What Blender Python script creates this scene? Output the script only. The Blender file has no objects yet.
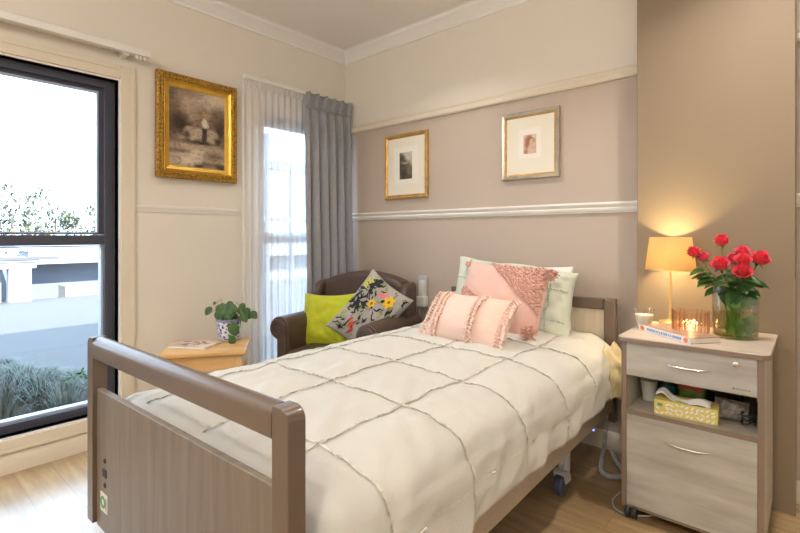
import bpy, bmesh, math, random
from mathutils import Vector, Matrix, noise
PI = math.pi
R = math.radians
random.seed(7)
C = bpy.context.scene.collection
SC = bpy.context.scene

# ------------------------------------------------------------------ materials
MATS = {}
def _new(name):
    m = bpy.data.materials.new(name); m.use_nodes = True
    nt = m.node_tree; nt.nodes.clear()
    out = nt.nodes.new('ShaderNodeOutputMaterial')
    return m, nt, out
def _coords(nt, scale=(1, 1, 1)):
    tc = nt.nodes.new('ShaderNodeTexCoord'); mp = nt.nodes.new('ShaderNodeMapping')
    mp.inputs['Scale'].default_value = scale
    nt.links.new(tc.outputs['Object'], mp.inputs['Vector'])
    return mp.outputs['Vector']
def _noise(nt, vec, scale, detail=4, rough=.55):
    n = nt.nodes.new('ShaderNodeTexNoise'); n.inputs['Scale'].default_value = scale
    n.inputs['Detail'].default_value = detail; n.inputs['Roughness'].default_value = rough
    nt.links.new(vec, n.inputs['Vector']); return n.outputs['Fac']
def _ramp(nt, fac, stops):
    r = nt.nodes.new('ShaderNodeValToRGB')
    els = r.color_ramp.elements
    while len(els) < len(stops): els.new(.5)
    for e, (p, c) in zip(els, stops):
        e.position = p; e.color = (*c, 1)
    nt.links.new(fac, r.inputs['Fac']); return r.outputs['Color']
def mat(name, col, rough=.6, metal=0, var=.04, vscale=6, stretch=(1, 1, 1), bump=0, bscale=40, spec=.5, sheen=0, coat=0, emit=None, estr=0, trans=0):
    """principled with a noise variation around col and an optional noise bump"""
    m, nt, out = _new(name)
    b = nt.nodes.new('ShaderNodeBsdfPrincipled'); nt.links.new(b.outputs[0], out.inputs[0])
    b.inputs['Roughness'].default_value = rough; b.inputs['Metallic'].default_value = metal
    b.inputs['Specular IOR Level'].default_value = spec
    b.inputs['Sheen Weight'].default_value = sheen; b.inputs['Coat Weight'].default_value = coat
    v = _coords(nt, stretch)
    lo = tuple(max(0, c * (1 - var)) for c in col); hi = tuple(min(1, c * (1 + var)) for c in col)
    nt.links.new(_ramp(nt, _noise(nt, v, vscale), [(.3, lo), (.7, hi)]), b.inputs['Base Color'])
    if bump:
        bp = nt.nodes.new('ShaderNodeBump'); bp.inputs['Strength'].default_value = bump; bp.inputs['Distance'].default_value = .01
        nt.links.new(_noise(nt, v, bscale, 3), bp.inputs['Height']); nt.links.new(bp.outputs[0], b.inputs['Normal'])
    if emit:
        b.inputs['Emission Color'].default_value = (*emit, 1); b.inputs['Emission Strength'].default_value = estr
    if trans: b.inputs['Transmission Weight'].default_value = trans
    MATS[name] = m; return m
def wood(name, c1, c2, c3, axis='z', scale=9, rough=.45, stretch=14, coat=0, bump=.05):
    m, nt, out = _new(name)
    b = nt.nodes.new('ShaderNodeBsdfPrincipled'); nt.links.new(b.outputs[0], out.inputs[0])
    b.inputs['Roughness'].default_value = rough; b.inputs['Coat Weight'].default_value = coat
    s = {'x': (1, stretch, stretch), 'y': (stretch, 1, stretch), 'z': (stretch, stretch, 1)}[axis]
    v = _coords(nt, s)
    f1 = _noise(nt, v, scale * .25, 6, .6)
    col = _ramp(nt, f1, [(.28, c1), (.5, c2), (.72, c3)])
    nt.links.new(col, b.inputs['Base Color'])
    bp = nt.nodes.new('ShaderNodeBump'); bp.inputs['Strength'].default_value = bump; bp.inputs['Distance'].default_value = .004
    nt.links.new(_noise(nt, v, scale * .8, 5), bp.inputs['Height']); nt.links.new(bp.outputs[0], b.inputs['Normal'])
    return m
def planks(name):
    m, nt, out = _new(name)
    b = nt.nodes.new('ShaderNodeBsdfPrincipled'); nt.links.new(b.outputs[0], out.inputs[0])
    b.inputs['Roughness'].default_value = .30; b.inputs['Coat Weight'].default_value = 1; b.inputs['Coat Roughness'].default_value = .25; b.inputs['Coat IOR'].default_value = 1.75
    v = _coords(nt)
    br = nt.nodes.new('ShaderNodeTexBrick'); nt.links.new(v, br.inputs['Vector'])
    br.inputs['Scale'].default_value = 1; br.inputs['Brick Width'].default_value = 1.2; br.inputs['Row Height'].default_value = .15
    br.inputs['Mortar Size'].default_value = .0018; br.inputs['Mortar Smooth'].default_value = .2; br.offset = .37
    br.inputs['Color1'].default_value = (0, 0, 0, 1); br.inputs['Color2'].default_value = (1, 1, 1, 1); br.inputs['Mortar'].default_value = (.5, .5, .5, 1)
    v2 = _coords(nt, (1.2, 11, 1))
    add = nt.nodes.new('ShaderNodeVectorMath'); add.operation = 'ADD'
    sc = nt.nodes.new('ShaderNodeVectorMath'); sc.operation = 'SCALE'; sc.inputs['Scale'].default_value = 7.3
    nt.links.new(br.outputs['Color'], sc.inputs[0]); nt.links.new(v2, add.inputs[0]); nt.links.new(sc.outputs[0], add.inputs[1])
    g = _ramp(nt, _noise(nt, add.outputs[0], 2.6, 7, .62), [(.25, (.29, .18, .085)), (.5, (.44, .29, .14)), (.75, (.57, .405, .22))])
    mx = nt.nodes.new('ShaderNodeMix'); mx.data_type = 'RGBA'; mx.blend_type = 'MULTIPLY'
    fl = _ramp(nt, br.outputs['Color'], [(0, (.86, .85, .84)), (1, (1, 1, 1))])
    mx.inputs['Factor'].default_value = 1; nt.links.new(g, mx.inputs[6]); nt.links.new(fl, mx.inputs[7])
    mx2 = nt.nodes.new('ShaderNodeMix'); mx2.data_type = 'RGBA'
    nt.links.new(br.outputs['Fac'], mx2.inputs['Factor']); nt.links.new(mx.outputs[2], mx2.inputs[6]); mx2.inputs[7].default_value = (.26, .16, .08, 1)
    nt.links.new(mx2.outputs[2], b.inputs['Base Color'])
    bp = nt.nodes.new('ShaderNodeBump'); bp.inputs['Strength'].default_value = .12; bp.inputs['Distance'].default_value = .004; bp.invert = True
    nt.links.new(br.outputs['Fac'], bp.inputs['Height']); nt.links.new(bp.outputs[0], b.inputs['Normal'])
    return m
def glassy(name, tint=(1, 1, 1), refl=.08, rough=.02, facing=False, diff=None, dmix=0):
    """clear thin glass: straight-through plus fresnel reflection, optional diffuse share"""
    m, nt, out = _new(name)
    t = nt.nodes.new('ShaderNodeBsdfTransparent'); t.inputs[0].default_value = (*tint, 1)
    g = nt.nodes.new('ShaderNodeBsdfGlossy'); g.inputs['Roughness'].default_value = rough
    f = nt.nodes.new('ShaderNodeFresnel'); f.inputs[0].default_value = 1.45
    mx = nt.nodes.new('ShaderNodeMixShader')
    if facing:
        lw = nt.nodes.new('ShaderNodeLayerWeight'); lw.inputs[0].default_value = .35
        nt.links.new(lw.outputs['Facing'], mx.inputs[0])
        mu = nt.nodes.new('ShaderNodeMath'); mu.operation = 'MULTIPLY'; mu.inputs[1].default_value = refl
        nt.links.new(lw.outputs['Facing'], mu.inputs[0]); nt.links.new(mu.outputs[0], mx.inputs[0])
    else:
        nt.nodes.remove(f)
        lw = nt.nodes.new('ShaderNodeLayerWeight'); lw.inputs[0].default_value = .5
        pw_ = nt.nodes.new('ShaderNodeMath'); pw_.operation = 'POWER'; pw_.inputs[1].default_value = 5
        ma = nt.nodes.new('ShaderNodeMath'); ma.operation = 'MULTIPLY_ADD'; ma.inputs[1].default_value = .9; ma.inputs[2].default_value = .04
        nt.links.new(lw.outputs['Facing'], pw_.inputs[0]); nt.links.new(pw_.outputs[0], ma.inputs[0]); nt.links.new(ma.outputs[0], mx.inputs[0])
    nt.links.new(t.outputs[0], mx.inputs[1]); nt.links.new(g.outputs[0], mx.inputs[2])
    last = mx
    if diff:
        d = nt.nodes.new('ShaderNodeBsdfDiffuse'); d.inputs[0].default_value = (*diff, 1)
        m2 = nt.nodes.new('ShaderNodeMixShader'); m2.inputs[0].default_value = dmix
        nt.links.new(mx.outputs[0], m2.inputs[1]); nt.links.new(d.outputs[0], m2.inputs[2]); last = m2
    nt.links.new(last.outputs[0], out.inputs[0]); return m
def cloth_thin(name, col, transp, transl):
    m, nt, out = _new(name)
    d = nt.nodes.new('ShaderNodeBsdfDiffuse'); d.inputs[0].default_value = (*col, 1)
    tl = nt.nodes.new('ShaderNodeBsdfTranslucent'); tl.inputs[0].default_value = (*col, 1)
    t = nt.nodes.new('ShaderNodeBsdfTransparent')
    m1 = nt.nodes.new('ShaderNodeMixShader'); m1.inputs[0].default_value = transl
    nt.links.new(d.outputs[0], m1.inputs[1]); nt.links.new(tl.outputs[0], m1.inputs[2])
    m2 = nt.nodes.new('ShaderNodeMixShader'); m2.inputs[0].default_value = transp
    v = _coords(nt, (1, 1, .02))
    rr = nt.nodes.new('ShaderNodeMapRange'); rr.inputs[1].default_value = .3; rr.inputs[2].default_value = .7
    rr.inputs[3].default_value = transp * .8; rr.inputs[4].default_value = transp * 1.2
    nt.links.new(_noise(nt, v, 60, 2), rr.inputs[0]); nt.links.new(rr.outputs[0], m2.inputs[0])
    nt.links.new(m1.outputs[0], m2.inputs[1]); nt.links.new(t.outputs[0], m2.inputs[2])
    nt.links.new(m2.outputs[0], out.inputs[0]); return m

M = {}
M['wall_cream'] = mat('cream wall paint', (.80, .755, .675), .75, var=.012, vscale=2, bump=.03, bscale=180)
M['wall_taupe'] = mat('taupe wall paint', (.54, .455, .385), .7, var=.015, vscale=2, bump=.03, bscale=180)
M['pier'] = mat('brown taupe paint', (.27, .205, .135), .55, var=.015, vscale=2, bump=.03, bscale=150)
M['ceiling'] = mat('ceiling paint', (.88, .85, .82), .85, var=.01, vscale=2)
M['cornice'] = mat('cornice paint', (.86, .85, .84), .7, var=.01)
M['trim_white'] = mat('white gloss trim', (.83, .80, .76), .35, var=.01)
M['trim_cream'] = mat('cream trim paint', (.76, .69, .57), .4, var=.012)
M['floor'] = planks('laminate oak planks')
M['win_frame'] = mat('dark grey blue aluminium', (.075, .08, .115), .4, metal=.3, var=.05)
M['win_inner'] = mat('pale sash bead', (.45, .52, .66), .4, var=.02)
M['glass'] = glassy('window glass')
M['bed_frame'] = mat('bronze brown laminate', (.145, .103, .075), .33, var=.04, vscale=8, stretch=(1, 1, 1), coat=.15)
M['bed_panel'] = wood('brown elm laminate', (.14, .11, .083), (.18, .145, .112), (.225, .185, .146), 'z', 8, .42, 16)
M['head_panel'] = wood('pale elm laminate', (.50, .42, .31), (.58, .50, .39), (.66, .58, .46), 'z', 8, .45, 16)
M['side_board'] = wood('pale brown side board', (.34, .275, .20), (.42, .35, .265), (.49, .415, .32), 'y', 6, .45, 14)
M['ash'] = wood('bleached ash laminate', (.36, .335, .29), (.49, .465, .415), (.60, .58, .525), 'x', 10, .42, 7)
M['ash_side'] = wood('bleached ash side', (.43, .38, .31), (.52, .47, .39), (.60, .55, .47), 'z', 10, .42, 9)
M['ash_top'] = wood('pale taupe table top', (.46, .385, .31), (.54, .46, .38), (.60, .53, .45), 'x', 8, .3, 7)
M['taupe_edge'] = mat('taupe laminate edge', (.26, .19, .145), .4, var=.05)
M['pine'] = wood('honey pine', (.60, .33, .11), (.72, .43, .17), (.80, .52, .24), 'x', 9, .35, 9, coat=.2)
M['quilt'] = mat('cream cotton quilt', (.60, .585, .54), .85, var=.02, vscale=4, bump=.12, bscale=130, sheen=.1)
M['quilt_lining'] = mat('cream lining with lamp yellow', (.70, .60, .36), .85, var=.1, vscale=14, bump=.3, bscale=25)  # yellow carries the bedside lamp's warmth in the colour
M['ruffle'] = mat('grey green ruffle thread', (.66, .64, .57), .9, var=.12, vscale=60)
M['mattress'] = mat('white mattress ticking', (.72, .70, .68), .8)
M['sham'] = mat('pale green cotton sham', (.66, .70, .585), .85, var=.03, vscale=6, bump=.15, bscale=60)
M['sham_ruffle'] = mat('sage ruffle', (.42, .50, .42), .9, var=.15, vscale=60)
M['white_cotton'] = mat('white cotton', (.86, .86, .84), .8, var=.01)
M['pink'] = mat('dusty pink cotton', (.77, .49, .42), .9, var=.03, vscale=8, bump=.15, bscale=160, sheen=.2)
M['pink_tuft'] = mat('dusty pink chenille', (.72, .42, .34), .95, var=.12, vscale=70, sheen=.3)
M['blush'] = mat('blush cotton', (.84, .60, .50), .9, var=.03, vscale=8, bump=.15, bscale=160, sheen=.2)
M['blush_tuft'] = mat('blush fringe', (.80, .56, .47), .95, var=.12, vscale=70, sheen=.3)
M['leather'] = mat('brown leather', (.085, .052, .04), .42, var=.15, vscale=14, bump=.12, bscale=120)
M['dark_leg'] = mat('dark stained wood', (.05, .03, .02), .4)
M['lime'] = mat('lime green linen', (.50, .53, .012), .75, var=.05, vscale=18, bump=.1, bscale=200, sheen=.2)
M['print_grey'] = mat('grey printed cotton', (.40, .38, .36), .85, var=.12, vscale=12)
for n, c in {'petal_yellow': (.85, .52, .02), 'petal_pink': (.75, .22, .24), 'petal_red': (.62, .05, .06), 'ink_black': (.02, .022, .02),
             'ink_green': (.30, .36, .06), 'ink_brown': (.22, .10, .04), 'leaf_print': (.55, .55, .10)}.items():
    M[n] = mat(n.replace('_', ' '), c, .85, var=.08, vscale=40)
M['sheer'] = cloth_thin('white voile', (.96, .955, .96), .33, .38)
M['curtain'] = mat('slate grey curtain cloth', (.33, .34, .375), .85, var=.05, vscale=30, bump=.08, bscale=220)
M['track'] = mat('white powder coated track', (.82, .80, .77), .35)
M['gold'] = mat('gilt gesso', (.44, .25, .045), .42, metal=.65, var=.7, vscale=75, bump=.8, bscale=110)
M['gold_smooth'] = mat('polished gilt', (.72, .45, .08), .38, metal=.8, var=.12, vscale=20)
M['gold_plain'] = mat('antique gold moulding', (.62, .37, .11), .4, metal=.55, var=.2, vscale=30)
M['champagne'] = mat('silver gilt moulding', (.52, .46, .36), .3, metal=.7, var=.2, vscale=12)
M['mount'] = mat('cream picture mount', (.88, .83, .71), .8, var=.01)
M['mount_inner'] = mat('ivory paper', (.92, .88, .80), .8, var=.01)
M['brass'] = mat('brushed brass', (.95, .72, .30), .38, metal=.8, var=.05)
M['chrome'] = mat('satin chrome', (.75, .74, .72), .22, metal=1, var=.02)
M['black_rubber'] = mat('black rubber', (.02, .02, .022), .5)
M['dark_blue'] = mat('blue grey caster plastic', (.06, .08, .13), .4)
M['grey_plastic'] = mat('grey white plastic', (.55, .56, .58), .4)
M['white_plastic'] = mat('white plastic', (.80, .79, .76), .35)
M['wax'] = mat('cream candle wax', (.85, .79, .68), .5)
M['clear'] = glassy('clear glassware', (.97, .97, .96), .55, .03, facing=True)
M['vase_glass'] = glassy('vase glass', (.93, .94, .90), .6, .03, facing=True)
M['water'] = glassy('vase water', (.86, .86, .62), .25, .03, facing=True)
M['pink_glass'] = glassy('pink ribbed glass', (.985, .87, .82), .8, .06, facing=True, diff=(.92, .56, .46), dmix=.07)
def real_glass(name, col, ior, rough):
    m, nt, out = _new(name)
    g = nt.nodes.new('ShaderNodeBsdfGlass'); g.inputs['Color'].default_value = (*col, 1); g.inputs['IOR'].default_value = ior; g.inputs['Roughness'].default_value = rough
    t = nt.nodes.new('ShaderNodeBsdfTransparent'); t.inputs[0].default_value = (*col, 1)
    mx = nt.nodes.new('ShaderNodeMixShader'); mx.inputs[0].default_value = .7
    nt.links.new(g.outputs[0], mx.inputs[1]); nt.links.new(t.outputs[0], mx.inputs[2])
    nt.links.new(mx.outputs[0], out.inputs[0]); return m
M['pink_glass'] = real_glass('pink pressed glass', (1, .92, .88), 1.35, .05)
M['rose_red'] = mat('coral red rose petals', (.88, .045, .085), .5, var=.12, vscale=30, sheen=.2)
M['rose_pink'] = mat('bright pink rose petals', (.90, .09, .17), .5, var=.12, vscale=30, sheen=.2)
M['stem'] = mat('green stem', (.10, .20, .04), .5, var=.2)
M['rose_leaf'] = mat('dark rose leaf', (.045, .13, .025), .45, var=.3, vscale=20)
M['pothos'] = mat('glossy green leaf', (.035, .095, .014), .35, var=.35, vscale=18)
M['book_white'] = mat('white book cover', (.82, .82, .84), .4)
M['book_blue'] = mat('blue lettering', (.25, .33, .62), .5)
M['book_orange'] = mat('orange cover spot', (.86, .22, .08), .5)
M['pages'] = mat('paper pages', (.82, .78, .68), .8, var=.05, vscale=90, stretch=(1, 1, 30))
M['mag_dark'] = mat('brown magazine cover', (.33, .22, .17), .35, var=.4, vscale=14)
M['mag_pale'] = mat('pale magazine cover', (.62, .50, .42), .35, var=.35, vscale=16)
M['tissue_yellow'] = mat('yellow printed card', (.74, .62, .18), .6, var=.06)
M['teal'] = mat('teal plastic', (.01, .16, .17), .4)
M['packet_red'] = mat('red packet print', (.60, .06, .04), .4)
M['packet_green'] = mat('green packet foil', (.18, .30, .05), .4, var=.3, vscale=25)
M['pouch'] = mat('black pouch', (.025, .022, .025), .5, var=.5, vscale=20, bump=.4, bscale=40)
M['grey_bag'] = mat('crumpled grey plastic', (.34, .30, .27), .3, var=.5, vscale=22, bump=.5, bscale=30)
M['inner_dark'] = mat('cabinet lining', (.40, .35, .29), .6)
M['sticker'] = mat('white sticker', (.75, .72, .62), .5)
M['sticker_green'] = mat('green print', (.10, .30, .16), .5)
M['hole'] = mat('dark recess', (.05, .04, .035), .7)
# --- lampshade: diffuse + translucent
def shade_mat():
    m, nt, out = _new('cream lampshade fabric')
    d = nt.nodes.new('ShaderNodeBsdfDiffuse'); d.inputs[0].default_value = (.86, .70, .40, 1)
    tl = nt.nodes.new('ShaderNodeBsdfTranslucent'); tl.inputs[0].default_value = (.95, .74, .36, 1)
    mx = nt.nodes.new('ShaderNodeMixShader'); mx.inputs[0].default_value = .68
    nt.links.new(d.outputs[0], mx.inputs[1]); nt.links.new(tl.outputs[0], mx.inputs[2]); nt.links.new(mx.outputs[0], out.inputs[0])
    return m
M['shade'] = shade_mat()
M['bulb'] = mat('glowing bulb', (1, .8, .5), .4, emit=(1, .72, .35), estr=12)
M['down'] = mat('downlight diffuser', (1, .9, .75), .4, emit=(1, .85, .65), estr=8)
# --- outdoors
M['concrete'] = mat('pale concrete drive', (.085, .085, .088), .9, var=.04, vscale=1.2)
M['soil'] = mat('garden soil', (.035, .03, .026), .95, var=.3, vscale=9)
M['grass_blade'] = mat('strappy blue green leaves', (.10, .125, .105), .6, var=.4, vscale=8)
M['shrub_leaf'] = mat('small green shrub leaves', (.05, .10, .045), .6, var=.35, vscale=8)
M['tree_leaf'] = mat('grey green tree leaves', (.10, .115, .065), .7, var=.3, vscale=2)
M['bark'] = mat('grey bark', (.25, .21, .18), .9, var=.2)
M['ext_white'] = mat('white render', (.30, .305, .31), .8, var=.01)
M['ext_blue'] = mat('blue grey joinery and eave shade', (.12, .155, .21), .6, var=.03)  # the long building's wall wears this blue in place of eave shade
M['ext_roof'] = mat('pale metal roof', (.26, .265, .28), .5, var=.03)
M['ext_dark'] = mat('dark grey gutter', (.07, .075, .09), .6)

# ------------------------------------------------------------------ mesh builder
class MB:
    def __init__(s): s.bm = bmesh.new()
    def box(s, x0, x1, y0, y1, z0, z1, mtx=None):
        vs = [s.bm.verts.new((x, y, z)) for z in (z0, z1) for y in (y0, y1) for x in (x0, x1)]
        for f in ((0, 2, 3, 1), (4, 5, 7, 6), (0, 1, 5, 4), (2, 6, 7, 3), (0, 4, 6, 2), (1, 3, 7, 5)):
            s.bm.faces.new([vs[i] for i in f])
        if mtx: bmesh.ops.transform(s.bm, matrix=mtx, verts=vs)
        return s
    def face(s, pts):
        s.bm.faces.new([s.bm.verts.new(p) for p in pts]); return s
    def prism(s, pts, a, b, plane='xz'):
        """polygon extruded from a to b along the third axis"""
        def P(u, v, w):
            return {'xz': (u, w, v), 'xy': (u, v, w), 'yz': (w, u, v)}[plane]
        A = [s.bm.verts.new(P(u, v, a)) for u, v in pts]; B = [s.bm.verts.new(P(u, v, b)) for u, v in pts]
        n = len(pts)
        s.bm.faces.new(A[::-1]); s.bm.faces.new(B)
        for i in range(n): s.bm.faces.new((A[i], A[(i + 1) % n], B[(i + 1) % n], B[i]))
        return s
    def lathe(s, prof, seg=32, c=(0, 0, 0), rib=None, cap=True, mtx=None):
        rings = []
        for r, z in prof:
            ring = []
            for i in range(seg):
                a = 2 * PI * i / seg; rr = r * (1 + (rib(a, z) if rib else 0))
                ring.append(s.bm.verts.new((c[0] + rr * math.cos(a), c[1] + rr * math.sin(a), c[2] + z)))
            rings.append(ring)
        for A, B in zip(rings, rings[1:]):
            for i in range(seg): s.bm.faces.new((A[i], A[(i + 1) % seg], B[(i + 1) % seg], B[i]))
        if cap:
            if prof[0][0] > 1e-5: s.bm.faces.new(rings[0][::-1])
            if prof[-1][0] > 1e-5: s.bm.faces.new(rings[-1])
        if mtx: bmesh.ops.transform(s.bm, matrix=mtx, verts=[v for r in rings for v in r])
        return s
    def tube(s, pts, r, seg=8, cap=True):
        pts = [Vector(p) for p in pts]; n = len(pts)
        rs = r if isinstance(r, (list, tuple)) else [r] * n
        rings = []; up = Vector((0, 0, 1)); prev = None
        for i, p in enumerate(pts):
            t = (pts[min(i + 1, n - 1)] - pts[max(i - 1, 0)]).normalized()
            if prev is None:
                a = t.cross(up)
                if a.length < 1e-3: a = t.cross(Vector((1, 0, 0)))
                a.normalize()
            else:
                a = prev - t * prev.dot(t)
                a.normalize()
            prev = a; b = t.cross(a)
            rings.append([s.bm.verts.new(p + (a * math.cos(2 * PI * k / seg) + b * math.sin(2 * PI * k / seg)) * rs[i]) for k in range(seg)])
        for A, B in zip(rings, rings[1:]):
            for i in range(seg): s.bm.faces.new((A[i], A[(i + 1) % seg], B[(i + 1) % seg], B[i]))
        if cap: s.bm.faces.new(rings[0][::-1]); s.bm.faces.new(rings[-1])
        return s
    def ball(s, c, r, sub=1, sc=(1, 1, 1), rot=None):
        m = Matrix.Translation(c) @ (rot or Matrix()) @ Matrix.Diagonal((r * sc[0], r * sc[1], r * sc[2], 1))
        bmesh.ops.create_icosphere(s.bm, subdivisions=sub, radius=1, matrix=m); return s
    def grid(s, fn, nu, nv, closeu=False):
        V = [[s.bm.verts.new(fn(i / (nu if closeu else nu - 1), j / (nv - 1))) for j in range(nv)] for i in range(nu)]
        for i in range(nu if closeu else nu - 1):
            for j in range(nv - 1):
                s.bm.faces.new((V[i][j], V[(i + 1) % nu][j], V[(i + 1) % nu][j + 1], V[i][j + 1]))
        return s
def rrect(x0, x1, y0, y1, r, n=5):
    """rounded rectangle outline; r = one radius or four (bl, br, tr, tl)"""
    rs = r if isinstance(r, (tuple, list)) else (r,) * 4
    P = []
    for (cx, cy, a0), q in zip(((x0, y0, PI), (x1, y0, 1.5 * PI), (x1, y1, 0), (x0, y1, .5 * PI)), rs):
        sx = 1 if cx == x0 else -1; sy = 1 if cy == y0 else -1
        if q <= 0: P.append((cx, cy)); continue
        for k in range(n + 1):
            a = a0 + .5 * PI * k / n
            P.append((cx + sx * q + q * math.cos(a), cy + sy * q + q * math.sin(a)))
    return P
def obj(name, mb, m, parent=None, bevel=0, seg=2, sub=0, smooth=True, solid=0, loc=None, rot=None, ang=40):
    bm = mb.bm if isinstance(mb, MB) else mb
    bmesh.ops.recalc_face_normals(bm, faces=bm.faces)
    me = bpy.data.meshes.new(name); bm.to_mesh(me); bm.free()
    me.materials.append(m)
    if smooth:
        me.polygons.foreach_set('use_smooth', [True] * len(me.polygons))
        if not sub: me.set_sharp_from_angle(angle=R(ang))
    o = bpy.data.objects.new(name, me); C.objects.link(o)
    if parent: o.parent = parent
    if loc: o.location = loc
    if rot: o.rotation_euler = rot
    if solid:
        k = o.modifiers.new('solid', 'SOLIDIFY'); k.thickness = solid; k.offset = 0
    if bevel:
        k = o.modifiers.new('bevel', 'BEVEL'); k.width = bevel; k.segments = seg; k.limit_method = 'ANGLE'; k.angle_limit = R(35)
        k.harden_normals = False
    if sub:
        k = o.modifiers.new('sub', 'SUBSURF'); k.levels = sub; k.render_levels = sub
    return o
def tag(o, label, cat, group=None, kind=None):
    o['label'] = label; o['category'] = cat
    if group: o['group'] = group
    if kind: o['kind'] = kind
    return o
def thing(name, label, cat, loc=(0, 0, 0), rz=0, group=None, rot=None):
    o = bpy.data.objects.new(name, None); C.objects.link(o); o.empty_display_size = .05
    o.location = loc; o.rotation_euler = rot if rot else (0, 0, rz)
    return tag(o, label, cat, group)
def struct(name, mb, m, parent=None, label=None, **k):
    o = obj(name, mb, m, parent, **k)
    if parent is None: o['kind'] = 'structure'
    if label: o['label'] = label
    return o
def copy_tree(o, parent=None):
    c = o.copy(); C.objects.link(c)
    if parent: c.parent = parent
    for ch in list(o.children): copy_tree(ch, c)
    return c
def nz(p, s, seed=0): return noise.noise(Vector((p[0] * s + seed, p[1] * s + seed * 1.7, p[2] * s - seed)))

# ------------------------------------------------------------------ the room
XR, YF, ZC = 4.5, -4.7, 2.745       # right wall, front wall, ceiling
W1 = (-3.35, -1.765, .18, 2.09)      # window openings on the left wall (y0, y1, z0, z1)
W2 = (-.83, -.10, .18, 2.09)
struct('floor', MB().box(-.12, XR, YF, 0.12, -.12, 0), M['floor'], label='laminate oak plank floor')
struct('ceiling', MB().box(-.14, XR + .12, YF - .12, .14, ZC, ZC + .12), M['ceiling'], label='warm grey ceiling')
w = MB()
ys = [YF, W1[0], W1[1], W2[0], W2[1], .12]
w.box(-.14, 0, ys[0], ys[1], 0, ZC); w.box(-.14, 0, ys[2], ys[3], 0, ZC); w.box(-.14, 0, ys[4], ys[5], 0, ZC)
for W in (W1, W2):
    w.box(-.14, 0, W[0], W[1], 0, W[2]); w.box(-.14, 0, W[0], W[1], W[3], ZC)
struct('wall_left', w, M['wall_cream'], label='cream wall holding both windows')
struct('wall_back', MB().box(0, XR + .12, 0, .12, 0, 2.08), M['wall_taupe'], label='taupe lower part of the wall behind the bed')
struct('wall_back_upper', MB().box(0, XR + .12, 0, .12, 2.08, ZC), M['wall_cream'], label='cream upper part of the wall behind the bed')
struct('wall_right', MB().box(XR, XR + .12, YF, 0, 0, ZC), M['wall_cream'])
struct('wall_front', MB().box(-.14, XR + .12, YF - .12, YF, 0, ZC), M['wall_cream'])
struct('wall_pier', MB().box(2.361, 2.983, -.14, 0, 0, ZC), M['pier'], label='brown painted pier beside the bed', bevel=.003)
struct('trim_1', MB().box(2.3645, 2.984, -.1445, -.1402, .0, 1.008), M['pier'], label='thin protective sheet on the lower pier')
# mouldings
def mould(profile, axis, a, b, sgn=1):
    """profile of (out, z); runs along axis from a to b; on back wall out = -y, on left wall out = +x"""
    if axis == 'x': return MB().prism([(-o, z) for o, z in profile], a, b, 'yz')
    m = MB(); m.prism([(o, z) for o, z in profile], a, b, 'xz'); return m
dado = [(0, 1.318), (.010, 1.318), (.012, 1.326), (.018, 1.332), (.020, 1.342), (.014, 1.350), (.022, 1.358), (.026, 1.368), (.022, 1.378), (0, 1.380)]
rail = [(0, 2.052), (.018, 2.052), (.024, 2.062), (.020, 2.075), (.014, 2.090), (.020, 2.102), (.016, 2.112), (0, 2.114)]
corn = [(0, 2.657), (.010, 2.657), (.014, 2.672), (.030, 2.688), (.055, 2.712), (.072, 2.722), (.078, 2.738), (.090, 2.7445), (0, 2.7445)]
skirt = [(0, 0), (.016, 0), (.016, .075), (.010, .088), (.006, .098), (0, .10)]
n = 2
def trims(prof, m, runs, label, first='trim'):
    global n
    for ax, a, b in runs:
        o = struct('%s_%d' % (first, n), mould(prof, ax, a, b), m, ang=25); o['label'] = label; n += 1
trims(dado, M['trim_white'], [('x', 0, 2.361), ('x', 2.983, XR)], 'white moulded dado rail')
trims([(0, 1.332), (.006, 1.334), (.010, 1.352), (.016, 1.362), (.014, 1.374), (0, 1.378)], M['trim_white'], [('y', W1[1] + .09, W2[0] - .17)], 'slim white dado rail between the windows')
trims(rail, M['trim_cream'], [('x', 0, 2.361), ('x', 2.983, XR)], 'cream picture rail')
trims(corn, M['cornice'], [('x', 0, 2.361), ('x', 2.983, XR), ('y', YF, 0)], 'white coved cornice')
struct('baseboard_back', mould(skirt, 'x', 0, 2.361), M['trim_cream'])
struct('baseboard_back_right', mould(skirt, 'x', 2.983, XR), M['trim_cream'])
struct('baseboard_left', mould(skirt, 'y', YF, 0), M['trim_cream'])

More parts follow.
